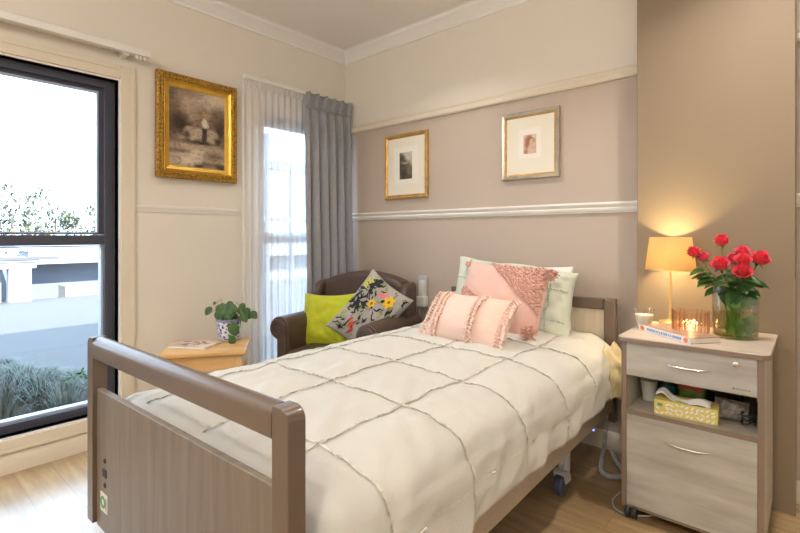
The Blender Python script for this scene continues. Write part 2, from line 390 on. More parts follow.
# windows: casing, frame, sashes, panes
def window(name, W, lab, cas_r):
    y0, y1, z0, z1 = W
    root = bpy.data.objects.new(name, None); C.objects.link(root); root['kind'] = 'structure'; root['label'] = lab
    def fr(y0, y1, z0, z1, t, x0, x1, tb=None, tt=None):
        m = MB(); tb = tb or t; tt = tt or t
        m.box(x0, x1, y0, y0 + t, z0, z1); m.box(x0, x1, y1 - t, y1, z0, z1)
        m.box(x0, x1, y0 + t, y1 - t, z0, z0 + tb); m.box(x0, x1, y0 + t, y1 - t, z1 - tt, z1); return m
    # timber reveal lining and architrave
    obj('window_reveal', fr(y0 - .012, y1 + .012, z0 - .012, z1 + .012, .012, -.139, .004), M['trim_white'], root)
    a = MB(); cw = .078
    pr = [(0, 0), (.012, 0), (.016, .012), (.012, .03), (.018, .055), (.014, cw), (0, cw)]
    for s, yb in ((1, y1 + .012), (-1, y0 - .012)):
        wd = cas_r if s > 0 else cw
        a.box(0, .014, min(yb, yb + s * wd), max(yb, yb + s * wd), z0 - .09, z1 + .09)
        a.box(.014, .018, min(yb + s * wd * .62, yb + s * wd * .9), max(yb + s * wd * .62, yb + s * wd * .9), z0 - .09, z1 + .09)
    a.box(0, .014, y0 - .012, y1 + .012, z1 + .012, z1 + .09); a.box(.014, .018, y0, y1, z1 + .06, z1 + .083)
    a.box(0, .014, y0 - .012, y1 + .012, z0 - .078, z0 - .012); a.box(.014, .020, y0, y1, z0 - .075, z0 - .058)
    obj('architrave', a, M['trim_cream'], root, bevel=.003)
    obj('window_frame', fr(y0, y1, z0, z1, .055, -.138, -.050, .045, .045), M['win_frame'], root, bevel=.002)
    zm = 1.166
    obj('mullion', MB().box(-.135, -.052, y0 + .04, y1 - .04, zm - .028, zm + .028), M['win_frame'], root, bevel=.002)
    u = obj('upper_sash', fr(y0 + .048, y1 - .048, zm + .032, z1 - .04, .030, -.125, -.075, .006, .022), M['win_frame'], root)
    obj('sash_bead', fr(y0 + .078, y1 - .078, zm + .038, z1 - .062, .008, -.115, -.082), M['win_inner'], u)
    obj('window_pane', MB().box(-.100, -.096, y0 + .08, y1 - .08, zm + .04, z1 - .064), M['glass'], u)
    l = obj('lower_sash', fr(y0 + .048, y1 - .048, z0 + .045, zm - .032, .018, -.125, -.075, .012, .006), M['win_inner'], root)
    obj('window_pane', MB().box(-.100, -.096, y0 + .064, y1 - .064, z0 + .055, zm - .037), M['glass'], l)
    return root
window('window_1', W1, 'large dark framed window at the left', .078)
window('window_2', W2, 'narrow dark framed window behind the sheer curtain', .15)

# ------------------------------------------------------------------ bed (local: x = left to right edge at 0, y = towards head)
BL, BA = (2.253, -.08, 0), R(1.78)
bed = thing('care_bed', 'single care bed with a brown framed footboard, standing against the taupe wall', 'bed', BL, BA)
BW = 1.035
FT = -2.165; ZT = .868
obj('footboard_panel', MB().prism(rrect(-BW + .045, -.045,   .276, .706, .004), FT + .012, FT + .030, 'xz'), M['bed_panel'], bed, bevel=.002)
fb = bed.children[-1] if bed.children else None
fb = [o for o in bed.children if o.name.startswith('footboard_panel')][0]
def fpx(x, z): return (x, FT + .0115, z)
# controls and sticker on the panel, near its left end
sx = -BW + .064
obj('socket_slot', MB().box(sx + .036, sx + .066, FT + .009, FT + .012, .447, .471), M['hole'], fb, bevel=.002)
for dz in (.497, .422):
    m = MB().lathe([(.007, 0), (.007, .003), (.004, .004)], 16, mtx=Matrix.Translation((sx + .052, FT + .0125, dz)) @ Matrix.Rotation(PI / 2, 4, 'X'))
    obj('screw', m, M['hole'], fb)
st = obj('sticker', MB().box(sx + .018, sx + .072, FT + .0105, FT + .012, .338, .395), M['sticker'], fb)
ring = MB()
ring.lathe([(.010, 0), (.019, 0), (.019, .001), (.010, .001), (.010, 0)], 28, cap=False, mtx=Matrix.Translation((sx + .040, FT + .0104, .367)) @ Matrix.Rotation(PI / 2, 4, 'X'))
ring.box(sx + .062, sx + .066, FT + .0096, FT + .0104, .348, .385)
obj('sticker_emblem', ring, M['sticker_green'], st)
for s in (0, 1):      # posts
    x0, x1 = (-.05, 0) if s == 0 else (-BW, -BW + .046)
    rr = (.002, .002, .026, .002) if s == 0 else (.002, .002, .002, .026)
    obj('post', MB().prism(rrect(x0, x1, .283, ZT, rr, 7), FT, FT + .042, 'xz'), M['bed_frame'], bed, bevel=.009, seg=4)
obj('top_rail', MB().prism(rrect(FT - .001, FT + .043, .803, ZT + .001, (.006, .006, .020, .024), 6), -BW + .0465, -.0505, 'yz'), M['bed_frame'], bed)
# headboard
HY = -.03
obj('headboard_panel', MB().box(-BW + .05, -.05, HY - .010, HY + .012, .30, .80), M['head_panel'], bed)
for x0, x1 in ((-.062, 0), (-BW, -BW + .062)):
    obj('head_post', MB().box(x0, x1, HY - .022, HY + .022, .20, .855), M['bed_frame'], bed, bevel=.008)
obj('head_rail', MB().box(-BW + .0625, -.0625, HY - .020, HY + .020, .792, .853), M['bed_frame'], bed, bevel=.007)
for x0, x1 in ((-.022, 0), (-BW, -BW + .022)):
    obj('side_board', MB().box(x0, x1, FT + .045, HY - .07, .285, .43), M['side_board'], bed, bevel=.003)
obj('platform', MB().box(-BW + .03, -.03, -2.08, -.08, .34, .43), M['grey_plastic'], bed, bevel=.005)
obj('mattress', MB().prism(rrect(-BW + .035, -.035, .432, .60, .05), -2.06, -.07, 'xz'), M['mattress'], bed, bevel=.02)
for y in (-.52, -1.72):
    obj('base_beam', MB().box(-BW + .10, -.10, y - .03, y + .03, .13, .19), M['grey_plastic'], bed, bevel=.008)
    for x in (-.105, -BW + .105):
        t = obj('bed_leg', MB().box(x - .022, x + .022, y - .012, y + .045, .085, .34), M['grey_plastic'], bed, bevel=.012)
        obj('caster_wheel', MB().lathe([(.012, -.020), (.044, -.020), (.050, -.013), (.050, .013), (.044, .020), (.012, .020)], 24,
            mtx=Matrix.Translation((x, y - .030, .050)) @ Matrix.Rotation(PI / 2, 4, 'Y')), M['dark_blue'], t)
        obj('caster_hood', MB().prism([(y - .030 + .062 * math.cos(a), .050 + .062 * math.sin(a)) for a in [PI * (.0 + .62 * k / 10) for k in range(11)]] + [(y - .030, .055)], x - .026, x + .026, 'yz'), M['grey_plastic'], t)
obj('indicator_light', MB().ball((.0, -.42, .283), .006, 2), mat('blue indicator', (.2, .25, .9), .4, emit=(.25, .3, 1), estr=2), bed)

# ------------------------------------------------------------------ quilt
QT0, QT1 = .06, 2.105           # distance from the headboard
def qprof(k, t):
    """k 0..1 across (right hem -> top -> left hem), returns (x, z) in bed coordinates"""
    # head end spreads out a little
    fl = max(0, 1 - (t - QT0) / .45); fl = fl * fl
    fo = max(0, (t - 1.75) / .36)
    hemr = .392; heml = .33
    top = .652 - .030 * fo
    P = [(.020 - .010 * fl, hemr), (.022 - .010 * fl, hemr + .08), (.016, .53), (-.012, .600), (-.085, top - .014), (-.20, top + .002),
         (-.517, top + .018), (-.83, top + .022), (-.97, top + .008), (-BW - .035, .615), (-BW - .075, .54), (-BW - .085, .43), (-BW - .080, heml)]
    return P
def crom(P, u):
    n_ = len(P) - 1; x = min(max(u, 0), .99999) * n_; i = int(x); f = x - i
    g = lambda j: P[min(max(j, 0), n_)]
    a, b, c, d = g(i - 1), g(i), g(i + 1), g(i + 2)
    return tuple(.5 * ((2 * b[k]) + (-a[k] + c[k]) * f + (2 * a[k] - 5 * b[k] + 4 * c[k] - d[k]) * f * f + (-a[k] + 3 * b[k] - 3 * c[k] + d[k]) * f ** 3) for k in (0, 1))
# arc-length table of the cross-section
_K = 240
def _arc():
    P = qprof(0, 1.0); pts = [crom(P, i / _K) for i in range(_K + 1)]; L = [0]
    for a, b in zip(pts, pts[1:]): L.append(L[-1] + math.dist(a, b))
    return L, pts
_L, _P = _arc(); QL = _L[-1]
def s2k(s):
    s = min(max(s, 0), QL)
    for i in range(_K):
        if _L[i + 1] >= s: return (i + (s - _L[i]) / max(1e-9, _L[i + 1] - _L[i])) / _K
    return 1
def x2s(x):   # arc length of the point on top with local x
    return min(((abs(p[0] - x) + (10 if p[1] < .6 else 0)), l) for p, l in zip(_P, _L))[1]
SP = .335
sA = x2s(-.218)
long_s = [sA - SP, sA, sA + SP * .95, sA + SP * 2, sA + SP * 3]
long_s = [s for s in long_s if .02 < s < QL - .02]
cross_t = [.52, .86, 1.22, 1.56, 1.90]
def q0(s):
    return QT0 + .165 * max(0, 1 - s / .30) ** .7
def quilt_pt(s, t, lift=0):
    P = qprof(0, t); k = s2k(s); x, z = crom(P, k)
    e = .002; xa, za = crom(P, max(0, k - e)); xb, zb = crom(P, min(1, k + e))
    d = Vector((xb - xa, 0, zb - za)).normalized(); nrm = Vector((d.z, 0, -d.x))
    if nrm.z < 0 and abs(d.z) < .9: nrm = -nrm
    if z < .5: nrm = Vector((1 if x > -.5 else -1, 0, 0)) if abs(d.x) < .5 else nrm
    top = z > .56
    ds = min([abs(s - q) for q in long_s] + [9]); dt = min([abs(t - q) for q in cross_t] + [9])
    puff = .007 * (1 - math.exp(-(ds / .045) ** 2)) * (1 - math.exp(-(dt / .045) ** 2))
    wr = .007 * nz((s * 1.0, t * 1.0, 0), 4.5, 3) + .005 * nz((s * 2.2, t, 0), 9, 8)
    dia = .006 * nz((s + t * .8, (t - s) * .35, 0), 14, 21)
    h = puff * 1.15 + wr + dia + .005 * abs(nz((s * .9 + t * 1.3, t * .5 - s, 2), 7, 31))
    hang = max(0, (.56 - z) / .25)
    h += hang * (.010 * math.sin(t * 17 + 2 * nz((t, s, 0), 3)) + .010 * nz((t * 2, s, 0), 4, 5))
    if not top: h += .006
    y = -t
    p = Vector((x, y, z)) + nrm * (h + lift)
    if hang > 0: p.z += hang * .012 * nz((t * 3, 1, 1), 3, 9)
    # slides down inside the footboard
    if t > 2.02: p.z -= ((t - 2.02) / .085) ** 2 * .10 if top else 0
    return p
qt = thing('quilt', 'cream quilt with grey green ruffled grid lines spread over the bed', 'quilt', BL, BA)
obj('quilt_cover', MB().grid(lambda u, v: quilt_pt(u * QL, q0(u * QL) + v * (QT1 - q0(u * QL))), 150, 220), M['quilt'], qt, solid=.010, ang=180)
def ruffle(path, nm=None):
    """short fringe tufts and a narrow raised seam along a path of (point, tangent side) on the quilt"""
    b = MB()
    for i in range(len(path) - 1):
        p, q = path[i], path[i + 1]
        d = (q - p); L = d.length
        if L < 1e-6: continue
        d.normalize()
    return b
def ruffle_strip(fn, a, b, step=.011, wid=.0062):
    m = MB(); N = max(4, int(abs(b - a) / step)); prev = None
    pts = [fn(a + (b - a) * i / N) for i in range(N + 1)]
    for i in range(N):
        (p, sd), (q, sd2) = pts[i], pts[i + 1]
        jw = wid * random.uniform(.35, 1.0); jw2 = wid * random.uniform(.35, 1.0)
        d = (q - p)
        up = d.cross(sd).normalized()
        if up.z < 0 and abs(up.z) > .15: up = -up
        h = random.uniform(.003, .007)
        for sg in (1, -1):
            o1 = sd * sg * jw + d * random.uniform(-.2, .5); o2 = sd2 * sg * jw2 + d * random.uniform(-.2, .5)
            hh = up * random.uniform(.001, .006) if up.z > .15 else Vector((0, 0, 0))
            m.face([p, q, q + o2 * .9 + hh, p + o1 + hh])
            if random.random() < .45:      # fringe flick
                w_ = d * .35
                e = p + sd * sg * wid * random.uniform(1.0, 1.9) + d * random.uniform(-.8, .8) + up * random.uniform(0, .006)
                m.face([p, p + w_, e + w_ * .5, e])
    return m
def side_t(s, t): return Vector((0, -1, 0))
for s in long_s:
    def fn(t, s=s):
        p = quilt_pt(s, t, .0065); q = quilt_pt(s + .01, t, .0065); return p, (q - p).normalized()
    obj('ruffle', ruffle_strip(fn, q0(s) + .02, 2.04), M['ruffle'], qt, ang=180)
for t in cross_t:
    def fn(s, t=t):
        p = quilt_pt(s, t, .0065); q = quilt_pt(s, t + .01, .0065); return p, (q - p).normalized()
    obj('ruffle', ruffle_strip(fn, .03, QL - .03), M['ruffle'], qt, ang=180)
# fold of lining at the quilt's head end, its yellow painted in for lamp light
def lining(u, v):
    t = .056 + .20 * u; z = .628 - .285 * v
    x = -.012 + .080 * math.sin(min(1, v * 1.5 + .05) * PI / 2) * (1 - .62 * u * u) + .010 * nz((u * 2, v * 2, 0), 2.4, 4) + .005 * math.sin(v * 13 + u * 8)
    return Vector((x, -t, z + .008 * math.sin(u * 11) + .05 * v * u))
obj('lining_fold', MB().grid(lining, 34, 40), M['quilt_lining'], qt, solid=.008, ang=180)

# ------------------------------------------------------------------ cushions
def cush(u, v, w, h, T, side, pinch=.06, seed=0, sag=0, wr=.006):
    """u, v in -1..1; local x = width, z = height, y = thickness (front is -y)"""
    ex = 1 - pinch * (1 - v * v) * 1.0; ez = 1 - pinch * (1 - u * u) * 1.0
    x = u * w / 2 * ex; z = v * h / 2 * ez
    th = T / 2 * (max(0, 1 - abs(u) ** 2.6) * max(0, 1 - abs(v) ** 2.6)) ** .55
    n_ = wr * nz((u * 1.3, v * 1.3, side), 2.2, seed) + wr * .7 * nz((u, v, side), 5.5, seed + 3)
    ed = min(1, (1 - max(abs(u), abs(v))) * 6)
    z2 = z
    if seed == 5:
        dr_ = max(0, u - .25) * max(0, v) ; z2 -= .055 * dr_; x -= .035 * dr_
        z2 += .012 * nz((u, v, 0), 3, 2) * (v > .6)
    z = z2
    if v < 0: z2 = z + sag * (1 - u * u) * abs(v) * .2
    return Vector((x, side * (th + n_ * ed), z2))
def cushion_mesh(w, h, T, pinch=.06, seed=0, sag=0, n_=34, wr=.006):
    m = MB()
    vs = {}
    def V(i, j, sd):
        edge = i in (0, n_) or j in (0, n_)
        k = (i, j, 0 if edge else sd)
        if k not in vs:
            u = math.sin((i / n_ * 2 - 1) * PI / 2 * .999) ; v = math.sin((j / n_ * 2 - 1) * PI / 2 * .999)
            u = .6 * u + .4 * (i / n_ * 2 - 1); v = .6 * v + .4 * (j / n_ * 2 - 1)
            vs[k] = m.bm.verts.new(cush(u, v, w, h, T, sd, pinch, seed, sag, wr))
        return vs[k]
    for sd in (-1, 1):
        for i in range(n_):
            for j in range(n_):
                m.bm.faces.new([V(i, j, sd), V(i + 1, j, sd), V(i + 1, j + 1, sd), V(i, j + 1, sd)])
    return m
def tuft_at(m, p, nrm, r, rng=random):
    """a small curled chenille loop"""
    a = Vector((rng.uniform(-1, 1), rng.uniform(-1, 1), rng.uniform(-1, 1))) * .6 + nrm
    a.normalize(); q = Matrix.Rotation(rng.uniform(0, PI), 4, a)
    m.ball(p + nrm * r * .5, r, 1, (rng.uniform(.7, 1.1), rng.uniform(.6, 1), rng.uniform(1.0, 1.7)), a.to_track_quat('Z', 'Y').to_matrix().to_4x4())

# sham pillow (two shams overlap behind the pink cushions)
def pillow(name, label, cat, loc, rot, w, h, T, m, seed, group=None, pinch=.05, wr=.012, n_=34):
    t = thing(name, label, cat, loc, 0, group, rot)
    obj(name.split('_')[0] + '_cover' if False else 'pillow_cover', cushion_mesh(w, h, T, pinch, seed, 0, n_, wr), m, t, ang=180)
    return t
sh = pillow('pillow', 'pale green sham pillow with sage ruffled lines, leaning on the headboard', 'pillow', (1.69, -.235, .822), (R(-20), R(2.5), R(1)), .81, .46, .22, M['sham'], 5, pinch=.085, wr=.040)
def on(w, h, T, pinch, seed, wr=.006, lift=.002):
    return lambda u, v: cush(u, v, w, h, T, -1, pinch, seed, 0, wr) + Vector((0, -lift, 0))
F = on(.81, .46, .22, .085, 5, .040)
for c in (-.72, -.30, .30, .70):
    def fn(v, c=c):
        p = F(c, v); q = F(c + .02, v); return p, (q - p).normalized()
    obj('pillow_ruffle', ruffle_strip(fn, -.93, .93, .035, .006), M['sham_ruffle'], sh, ang=180)
for c in (-.45, .35):
    def fn(u, c=c):
        p = F(u, c); q = F(u, c + .02); return p, (q - p).normalized()
    obj('pillow_ruffle', ruffle_strip(fn, -.95, .95, .02, .006), M['sham_ruffle'], sh, ang=180)
wp = pillow('pillow', 'plain white pillow, only its top edge showing behind the green sham', 'pillow', (1.755, -.125, .783), (R(-5), R(-1), R(1)), .54, .46, .12, M['white_cotton'], 15)

# square pink cushion with chenille corners and tassels
pc = thing('cushion', 'square dusty pink cushion with shaggy diagonal corners and tassels', 'cushion', (1.735, -.42, .822), 0, None, (R(-24), R(3), R(3)))
w_, h_, T_ = .50, .44, .16
obj('cushion_cover', cushion_mesh(w_, h_, T_, .04, 9, 0), M['pink'], pc, ang=180)
F = on(w_, h_, T_, .04, 9)
tf = MB(); tf2 = MB()
for _ in range(3200):
    u, v = random.uniform(-.98, .98), random.uniform(-.98, .98)
    if u > -.38 and v > 1.0 - .88 * (u + .38):
        p = F(u, v); tuft_at(tf, p, Vector((0, -1, 0)), .0085)
for _ in range(900):
    u, v = random.uniform(-.98, -.2), random.uniform(-.6, .35)
    if (u + .98) / .7 + abs(v + .12) / .42 < 1: tuft_at(tf2, F(u, v), Vector((0, -1, 0)), .0085)
obj('shaggy_corner', tf, M['pink_tuft'], pc); obj('shaggy_corner', tf2, M['pink_tuft'], pc)
def tassel(parent, c, m, r=.03, L=.06, down=Vector((0, -.3, -1)), n_=46):
    b = MB(); b.ball(c, r * .5, 2)
    for _ in range(n_):
        a = Vector((random.uniform(-1, 1), random.uniform(-1, 1), random.uniform(-1, 1))) * .75 + down.normalized()
        a.normalize(); e = Vector(c) + a * L * random.uniform(.6, 1)
        k = (Vector(c) + e) / 2 + Vector((random.uniform(-1, 1), random.uniform(-1, 1), random.uniform(-1, 1))) * .006
        b.tube([c, k, e], [.0032, .0045, .0035], 5)
    return obj('tassel', b, m, parent)
tassel(pc, (w_ / 2 + .0, -.01, h_ / 2 - .02), M['pink_tuft'], .04, .06, Vector((.2, -.5, -.5)), 80)
tassel(pc, (w_ / 2 - .025, -.06, -h_ / 2 + .06), M['pink_tuft'], .045, .065, Vector((.1, -.9, .0)), 90)
tassel(pc, (-w_ / 2, -.01, h_ / 2 - .01), M['pink_tuft'], .02, .03, Vector((-.3, -.3, -.6)), 20)
tassel(pc, (-w_ / 2, -.01, -h_ / 2 + .02), M['pink_tuft'], .02, .04, Vector((-.5, -.3, -.5)), 20)
# lumbar cushion
lc = thing('cushion', 'small oblong blush pink cushion with four rows of looped fringe, lying in front', 'cushion', (1.735, -.735, .762), 0, None, (R(-40), R(1), R(-1)))
w_, h_, T_ = .465, .280, .185
obj('cushion_cover', cushion_mesh(w_, h_, T_, .05, 19, 0), M['blush'], lc, ang=180)
F = on(w_, h_, T_, .05, 19)
for c, outer in ((-.97, 1), (-.62, 0), (.33, 0), (.95, 1)):
    b = MB(); N = 17
    for i in range(N):
        v = -.95 + 1.9 * i / (N - 1)
        for sg in (-1, 1):
            p = F(c, v); L = .030 if outer else .020
            L *= random.uniform(.8, 1.2)
            e = p + Vector((sg * L * .8, -.010 if not outer else -.006, -.010 + random.uniform(-.005, .004)))
            k = p + Vector((sg * L * .45, -.012, .002))
            b.tube([p, k, e, e + Vector((-sg * .004, .002, -.005))], [.0040, .0070, .0074, .004], 6)
    obj('looped_fringe', b, M['blush_tuft'], lc)

# ------------------------------------------------------------------ armchair (local: faces -y)
AL, AR = (.60, -.485, 0), R(16)
ac = thing('armchair', 'brown leather wingback armchair with rolled arms in the corner', 'armchair', AL, AR)
obj('seat_base', MB().box(-.335, .335, -.36, .29, .12, .31), M['leather'], ac, bevel=.025, seg=3)
obj('seat_cushion', MB().prism(rrect(-.250, .250, .305, .455, .05), -.41, .13, 'xz'), M['leather'], ac, bevel=.035, seg=4)
def armprof(sg):
    P = [(.253, .13), (.253, .56)]
    cx, cz, r = .330, .578, .078
    for k in range(15):
        a = PI - (PI + R(115)) * k / 14
        P.append((cx + r * math.cos(a), cz + r * math.sin(a)))
    P += [(.343, .46), (.353, .13)]
    return [(sg * x, z) for x, z in P]
for sg in (-1, 1):
    P = armprof(sg)
    a = obj('arm', MB().prism(P, -.37, .30, 'xz'), M['leather'], ac, bevel=.012, seg=3, ang=50)
    # scrolled front facing
    cx, cz = sg * .330, .578
    f = MB()
    Q = [(cx + .064 * math.cos(t_), cz + .064 * math.sin(t_)) for t_ in [2 * PI * k / 26 for k in range(26)]]
    f.prism(Q, -.388, -.36, 'xz'); f.prism([(sg * .266, .15), (sg * .266, .56), (sg * .336, .52), (sg * .336, .15)], -.386, -.36, 'xz')
    obj('arm_scroll', f, M['leather'], a, bevel=.006)
    ring = [(cx + (.052 - .03 * k / 30) * math.cos(k * .32), -.390, cz + (.052 - .03 * k / 30) * math.sin(k * .32)) for k in range(31)]
    obj('piping', MB().tube(ring, .004, 6), M['leather'], a)
def chair_back(u, v):
    """closed shell of the curved back"""
    pass
topc = [( -.345, .30)] + [(-.345 + .69 * k / 20, .845 + .085 * math.sin(PI * k / 20) ** .8) for k in range(21)] + [(.345, .30)]
obj('backrest', MB().prism(topc, .14, .31, 'xz'), M['leather'], ac, bevel=.05, seg=5, ang=60)
for sg in (-1, 1):
    P = [(.27, .56), (.06, .56), (.045, .66), (.06, .77), (.09, .835), (.15, .855), (.27, .862)]
    x0, x1 = (.315, .392) if sg > 0 else (-.392, -.315)
    obj('wing', MB().prism(P, x0, x1, 'yz'), M['leather'], ac, bevel=.032, seg=5, ang=60)
for x in (-.31, .31):
    for y in (-.32, .25):
        obj('chair_leg', MB().lathe([(.016, 0), (.02, .02), (.028, .125)], 14, (x, y, 0)), M['dark_leg'], ac)

# lime cushion
lm = thing('cushion', 'plain lime green cushion standing on the armchair seat', 'cushion', (.485, -.61, .605), 0, None, (R(-20), R(-2), R(24)))
obj('cushion_cover', cushion_mesh(.40, .38, .13, .10, 31, wr=.012), M['lime'], lm, ang=180)
# floral cushion
FW, FH = .36, .50
fc = thing('cushion', 'grey cushion printed with yellow, pink and red flowers, propped on one corner', 'cushion', (.80, -.50, .672), 0, None, (R(-22), R(36), R(26)))
obj('cushion_cover', cushion_mesh(FW, FH, .15, .09, 41), M['print_grey'], fc, ang=180)
F = on(FW, FH, .15, .09, 41, lift=.0015)
def blob(cx, cy, r, k=8, ph=0, petal=.3, sq=1, rot=0):
    P = []
    for i in range(28):
        a = 2 * PI * i / 28; rr = r * (1 + petal * math.cos(k * a / 2 + ph) ** 2 * 1 - petal * .5)
        x, y = rr * math.cos(a), rr * math.sin(a) * sq
        P.append((cx + x * math.cos(rot) - y * math.sin(rot), cy + x * math.sin(rot) + y * math.cos(rot)))
    return P
def print_on(m, poly, lift):
    c = [sum(p[0] for p in poly) / len(poly), sum(p[1] for p in poly) / len(poly)]
    G = on(FW, FH, .15, .09, 41, lift=lift)
    cl = lambda q: max(-.97, min(.97, q))
    rings = []
    for f in (.0, .5, 1.0):
        rings.append([m.bm.verts.new(G(cl(c[0] + (p[0] - c[0]) * f), cl(c[1] + (p[1] - c[1]) * f))) for p in poly] if f else m.bm.verts.new(G(cl(c[0]), cl(c[1]))))
    n_ = len(poly)
    for i in range(n_):
        j = (i + 1) % n_
        m.bm.faces.new((rings[0], rings[1][i], rings[1][j])); m.bm.faces.new((rings[1][i], rings[2][i], rings[2][j], rings[1][j]))
fl = {'petal_yellow': [], 'petal_pink': [], 'petal_red': [], 'ink_black': [], 'ink_green': [], 'leaf_print': []}
rg = random.Random(5)
for _ in range(95): fl['ink_black'].append(blob(rg.uniform(-.9, .9), rg.uniform(-.9, .9), rg.uniform(.04, .13), 4, rg.random() * 6, .5, rg.uniform(.15, .4), rg.uniform(0, PI)))
for _ in range(34): fl['ink_black'].append(blob(-.75 + rg.uniform(-.15, .45), rg.uniform(-.2, .95), rg.uniform(.08, .16), 4, rg.random() * 6, .5, rg.uniform(.2, .5), rg.uniform(0, PI)))
for _ in range(50): fl['ink_green'].append(blob(rg.uniform(-.9, .9), rg.uniform(-.9, .9), rg.uniform(.04, .10), 2, rg.random() * 6, .3, .35, rg.uniform(0, PI)))
for _ in range(8): fl['leaf_print'].append(blob(-.8 + rg.uniform(-.1, .2), rg.uniform(.5, .95), rg.uniform(.05, .12), 2, rg.random() * 6, .3, .4, rg.uniform(0, PI)))
for x, y, r in ((.38, .55, .15), (-.12, .22, .10), (.62, -.30, .11)): fl['petal_yellow'].append(blob(x, y, r * 1.25, 6, rg.random(), .5))
for x, y, r in ((-.02, .58, .12), (.1, .66, .09)): fl['petal_pink'].append(blob(x, y, r, 6, rg.random(), .4, .7, .4))
for x, y, r in ((-.25, -.60, .13), (-.12, -.75, .10), (-.38, -.48, .08)): fl['petal_red'].append(blob(x, y, r, 10, rg.random(), .7, .6, 1))
for k, (nm, L) in enumerate(fl.items()):
    lift0 = {'ink_black': .0022, 'ink_green': .0030, 'leaf_print': .0036}.get(nm, .0044)
    pn_ = {'petal_yellow': 'yellow_flower', 'petal_pink': 'pink_flower', 'petal_red': 'red_flower', 'ink_black': 'dark_leaf_print', 'ink_green': 'green_leaf_print', 'leaf_print': 'yellow_leaf_print'}[nm]
    if nm.startswith('petal'):
        for j, P in enumerate(L):
            m = MB(); print_on(m, P, lift0 + j * 1e-4); f_ = obj(pn_, m, M[nm], fc)
            if nm == 'petal_yellow':
                cx = sum(p[0] for p in P) / len(P); cy = sum(p[1] for p in P) / len(P)
                m = MB(); print_on(m, blob(cx, cy, .045, 5, 1, .5), lift0 + .0012); obj('flower_eye', m, M['ink_brown'], f_)
    else:
        m = MB()
        for j, P in enumerate(L): print_on(m, P, lift0 + j * 1e-5)
        obj(pn_, m, M[nm], fc)

# ------------------------------------------------------------------ curtains and tracks
def drape(x, y0, y1, zt, zb, folds, at, ab, seed, nu=200, nv=40, pinch=0, spread=0):
    """y0..y1 along the wall; fold amplitude at (top) to ab (bottom); pinch pleats at the heading"""
    def fn(u, v):
        z = zt + (zb - zt) * v
        hv = min(1, v / .09)
        amp = at + (ab - at) * min(1, v * 1.4)
        ph = 2 * PI * folds * u + .5 * math.sin(5 * v + u * 9 + seed) * min(1, v * 2)
        s = math.sin(ph)
        if pinch:
            pk = max(0, math.cos(ph)) ** 3
            amp2 = amp
            xx = x + s * amp2 * (1 - .6 * (1 - hv)) + pinch * pk * math.exp(-((v - .075) / .035) ** 2) * -.4
        else: xx = x + s * amp
        w_ = 1 - spread * math.sin(min(1, v) * PI * .9)
        yc = (y0 + y1) / 2; y = yc + (y0 + (y1 - y0) * u - yc) * w_ + .35 * amp * math.sin(2 * ph + seed) * min(1, v * 3)
        xx += .010 * nz((u * 6, v * 2, seed), 1.3) * min(1, v * 3)
        return (xx, y, z)
    return MB().grid(fn, nu, nv)
sc_ = thing('sheer_curtain', 'white sheer curtain gathered over the narrow window', 'curtain', (0, 0, 0))
obj('curtain_cloth', drape(.066, -1.015, -.42, 2.235, .012, 11, .006, .014, 2, 260, 40), M['sheer'], sc_, ang=180)
hd = MB()
for i in range(200): pass
def header(u, v):
    return (.066 + .012 * math.sin(2 * PI * 26 * u) , -1.015 + .60 * u + .004 * math.sin(2 * PI * 13 * u), 2.232 + .046 * v + .006 * math.sin(2 * PI * 26 * u + 1))
obj('gathered_heading', MB().grid(header, 300, 5), M['sheer'], sc_, ang=180)
tr = thing('curtain_track', 'white curtain track above the narrow window', 'curtain track')
obj('rail', MB().box(.048, .086, -1.0, -.05, 2.283, 2.312), M['track'], tr, bevel=.004)
for y in (-.93, -.50, -.10): obj('bracket', MB().box(.0, .05, y - .012, y + .012, 2.288, 2.308), M['track'], tr)
gc = thing('grey_curtain', 'slate grey pinch pleated curtain drawn into the corner', 'curtain')
obj('curtain_cloth', drape(.115, -.505, -.035, 2.185, .015, 5.5, .016, .040, 5, 260, 46, pinch=.05), M['curtain'], gc, solid=.002, ang=180)
# stiff heading with triple pleats
def head2(u, v):
    k = 2 * PI * 5.5 * u; pk = max(0, math.sin(k)) ** .7
    return (.104 + .046 * pk * (.35 + .65 * v) + .009 * math.sin(3 * k) * pk * v, -.505 + .47 * u + .012 * math.cos(k) * v, 2.18 + .115 * v)
obj('pleated_heading', MB().grid(head2, 260, 6), M['curtain'], gc, solid=.002, ang=180)
for i in range(5):
    y = -.505 + .47 * (i + .25) / 5.5
    obj('pleat_pinch', MB().ball((.140, y, 2.186), .010, 1, (.8, 1.0, 1.8)), M['curtain'], gc)
# track above the big window with its empty timber pelmet board
t1 = thing('curtain_track', 'long white curtain track above the large window, without curtains', 'curtain track')
obj('rail', MB().box(.075, .105, -3.60, -1.625, 2.236, 2.276), M['track'], t1, bevel=.004)
obj('mounting_board', MB().box(.001, .073, -3.58, -1.66, 2.252, 2.270), M['trim_cream'], t1, bevel=.003)
for i in range(3):
    y = -1.66 - .020 * i
    obj('glider', MB().box(.078, .102, y - .006, y + .006, 2.214, 2.2315), M['track'], t1)
for y in (-1.75, -2.5, -3.3): obj('bracket', MB().box(.001, .08, y - .015, y + .015, 2.225, 2.2515), M['track'], t1)

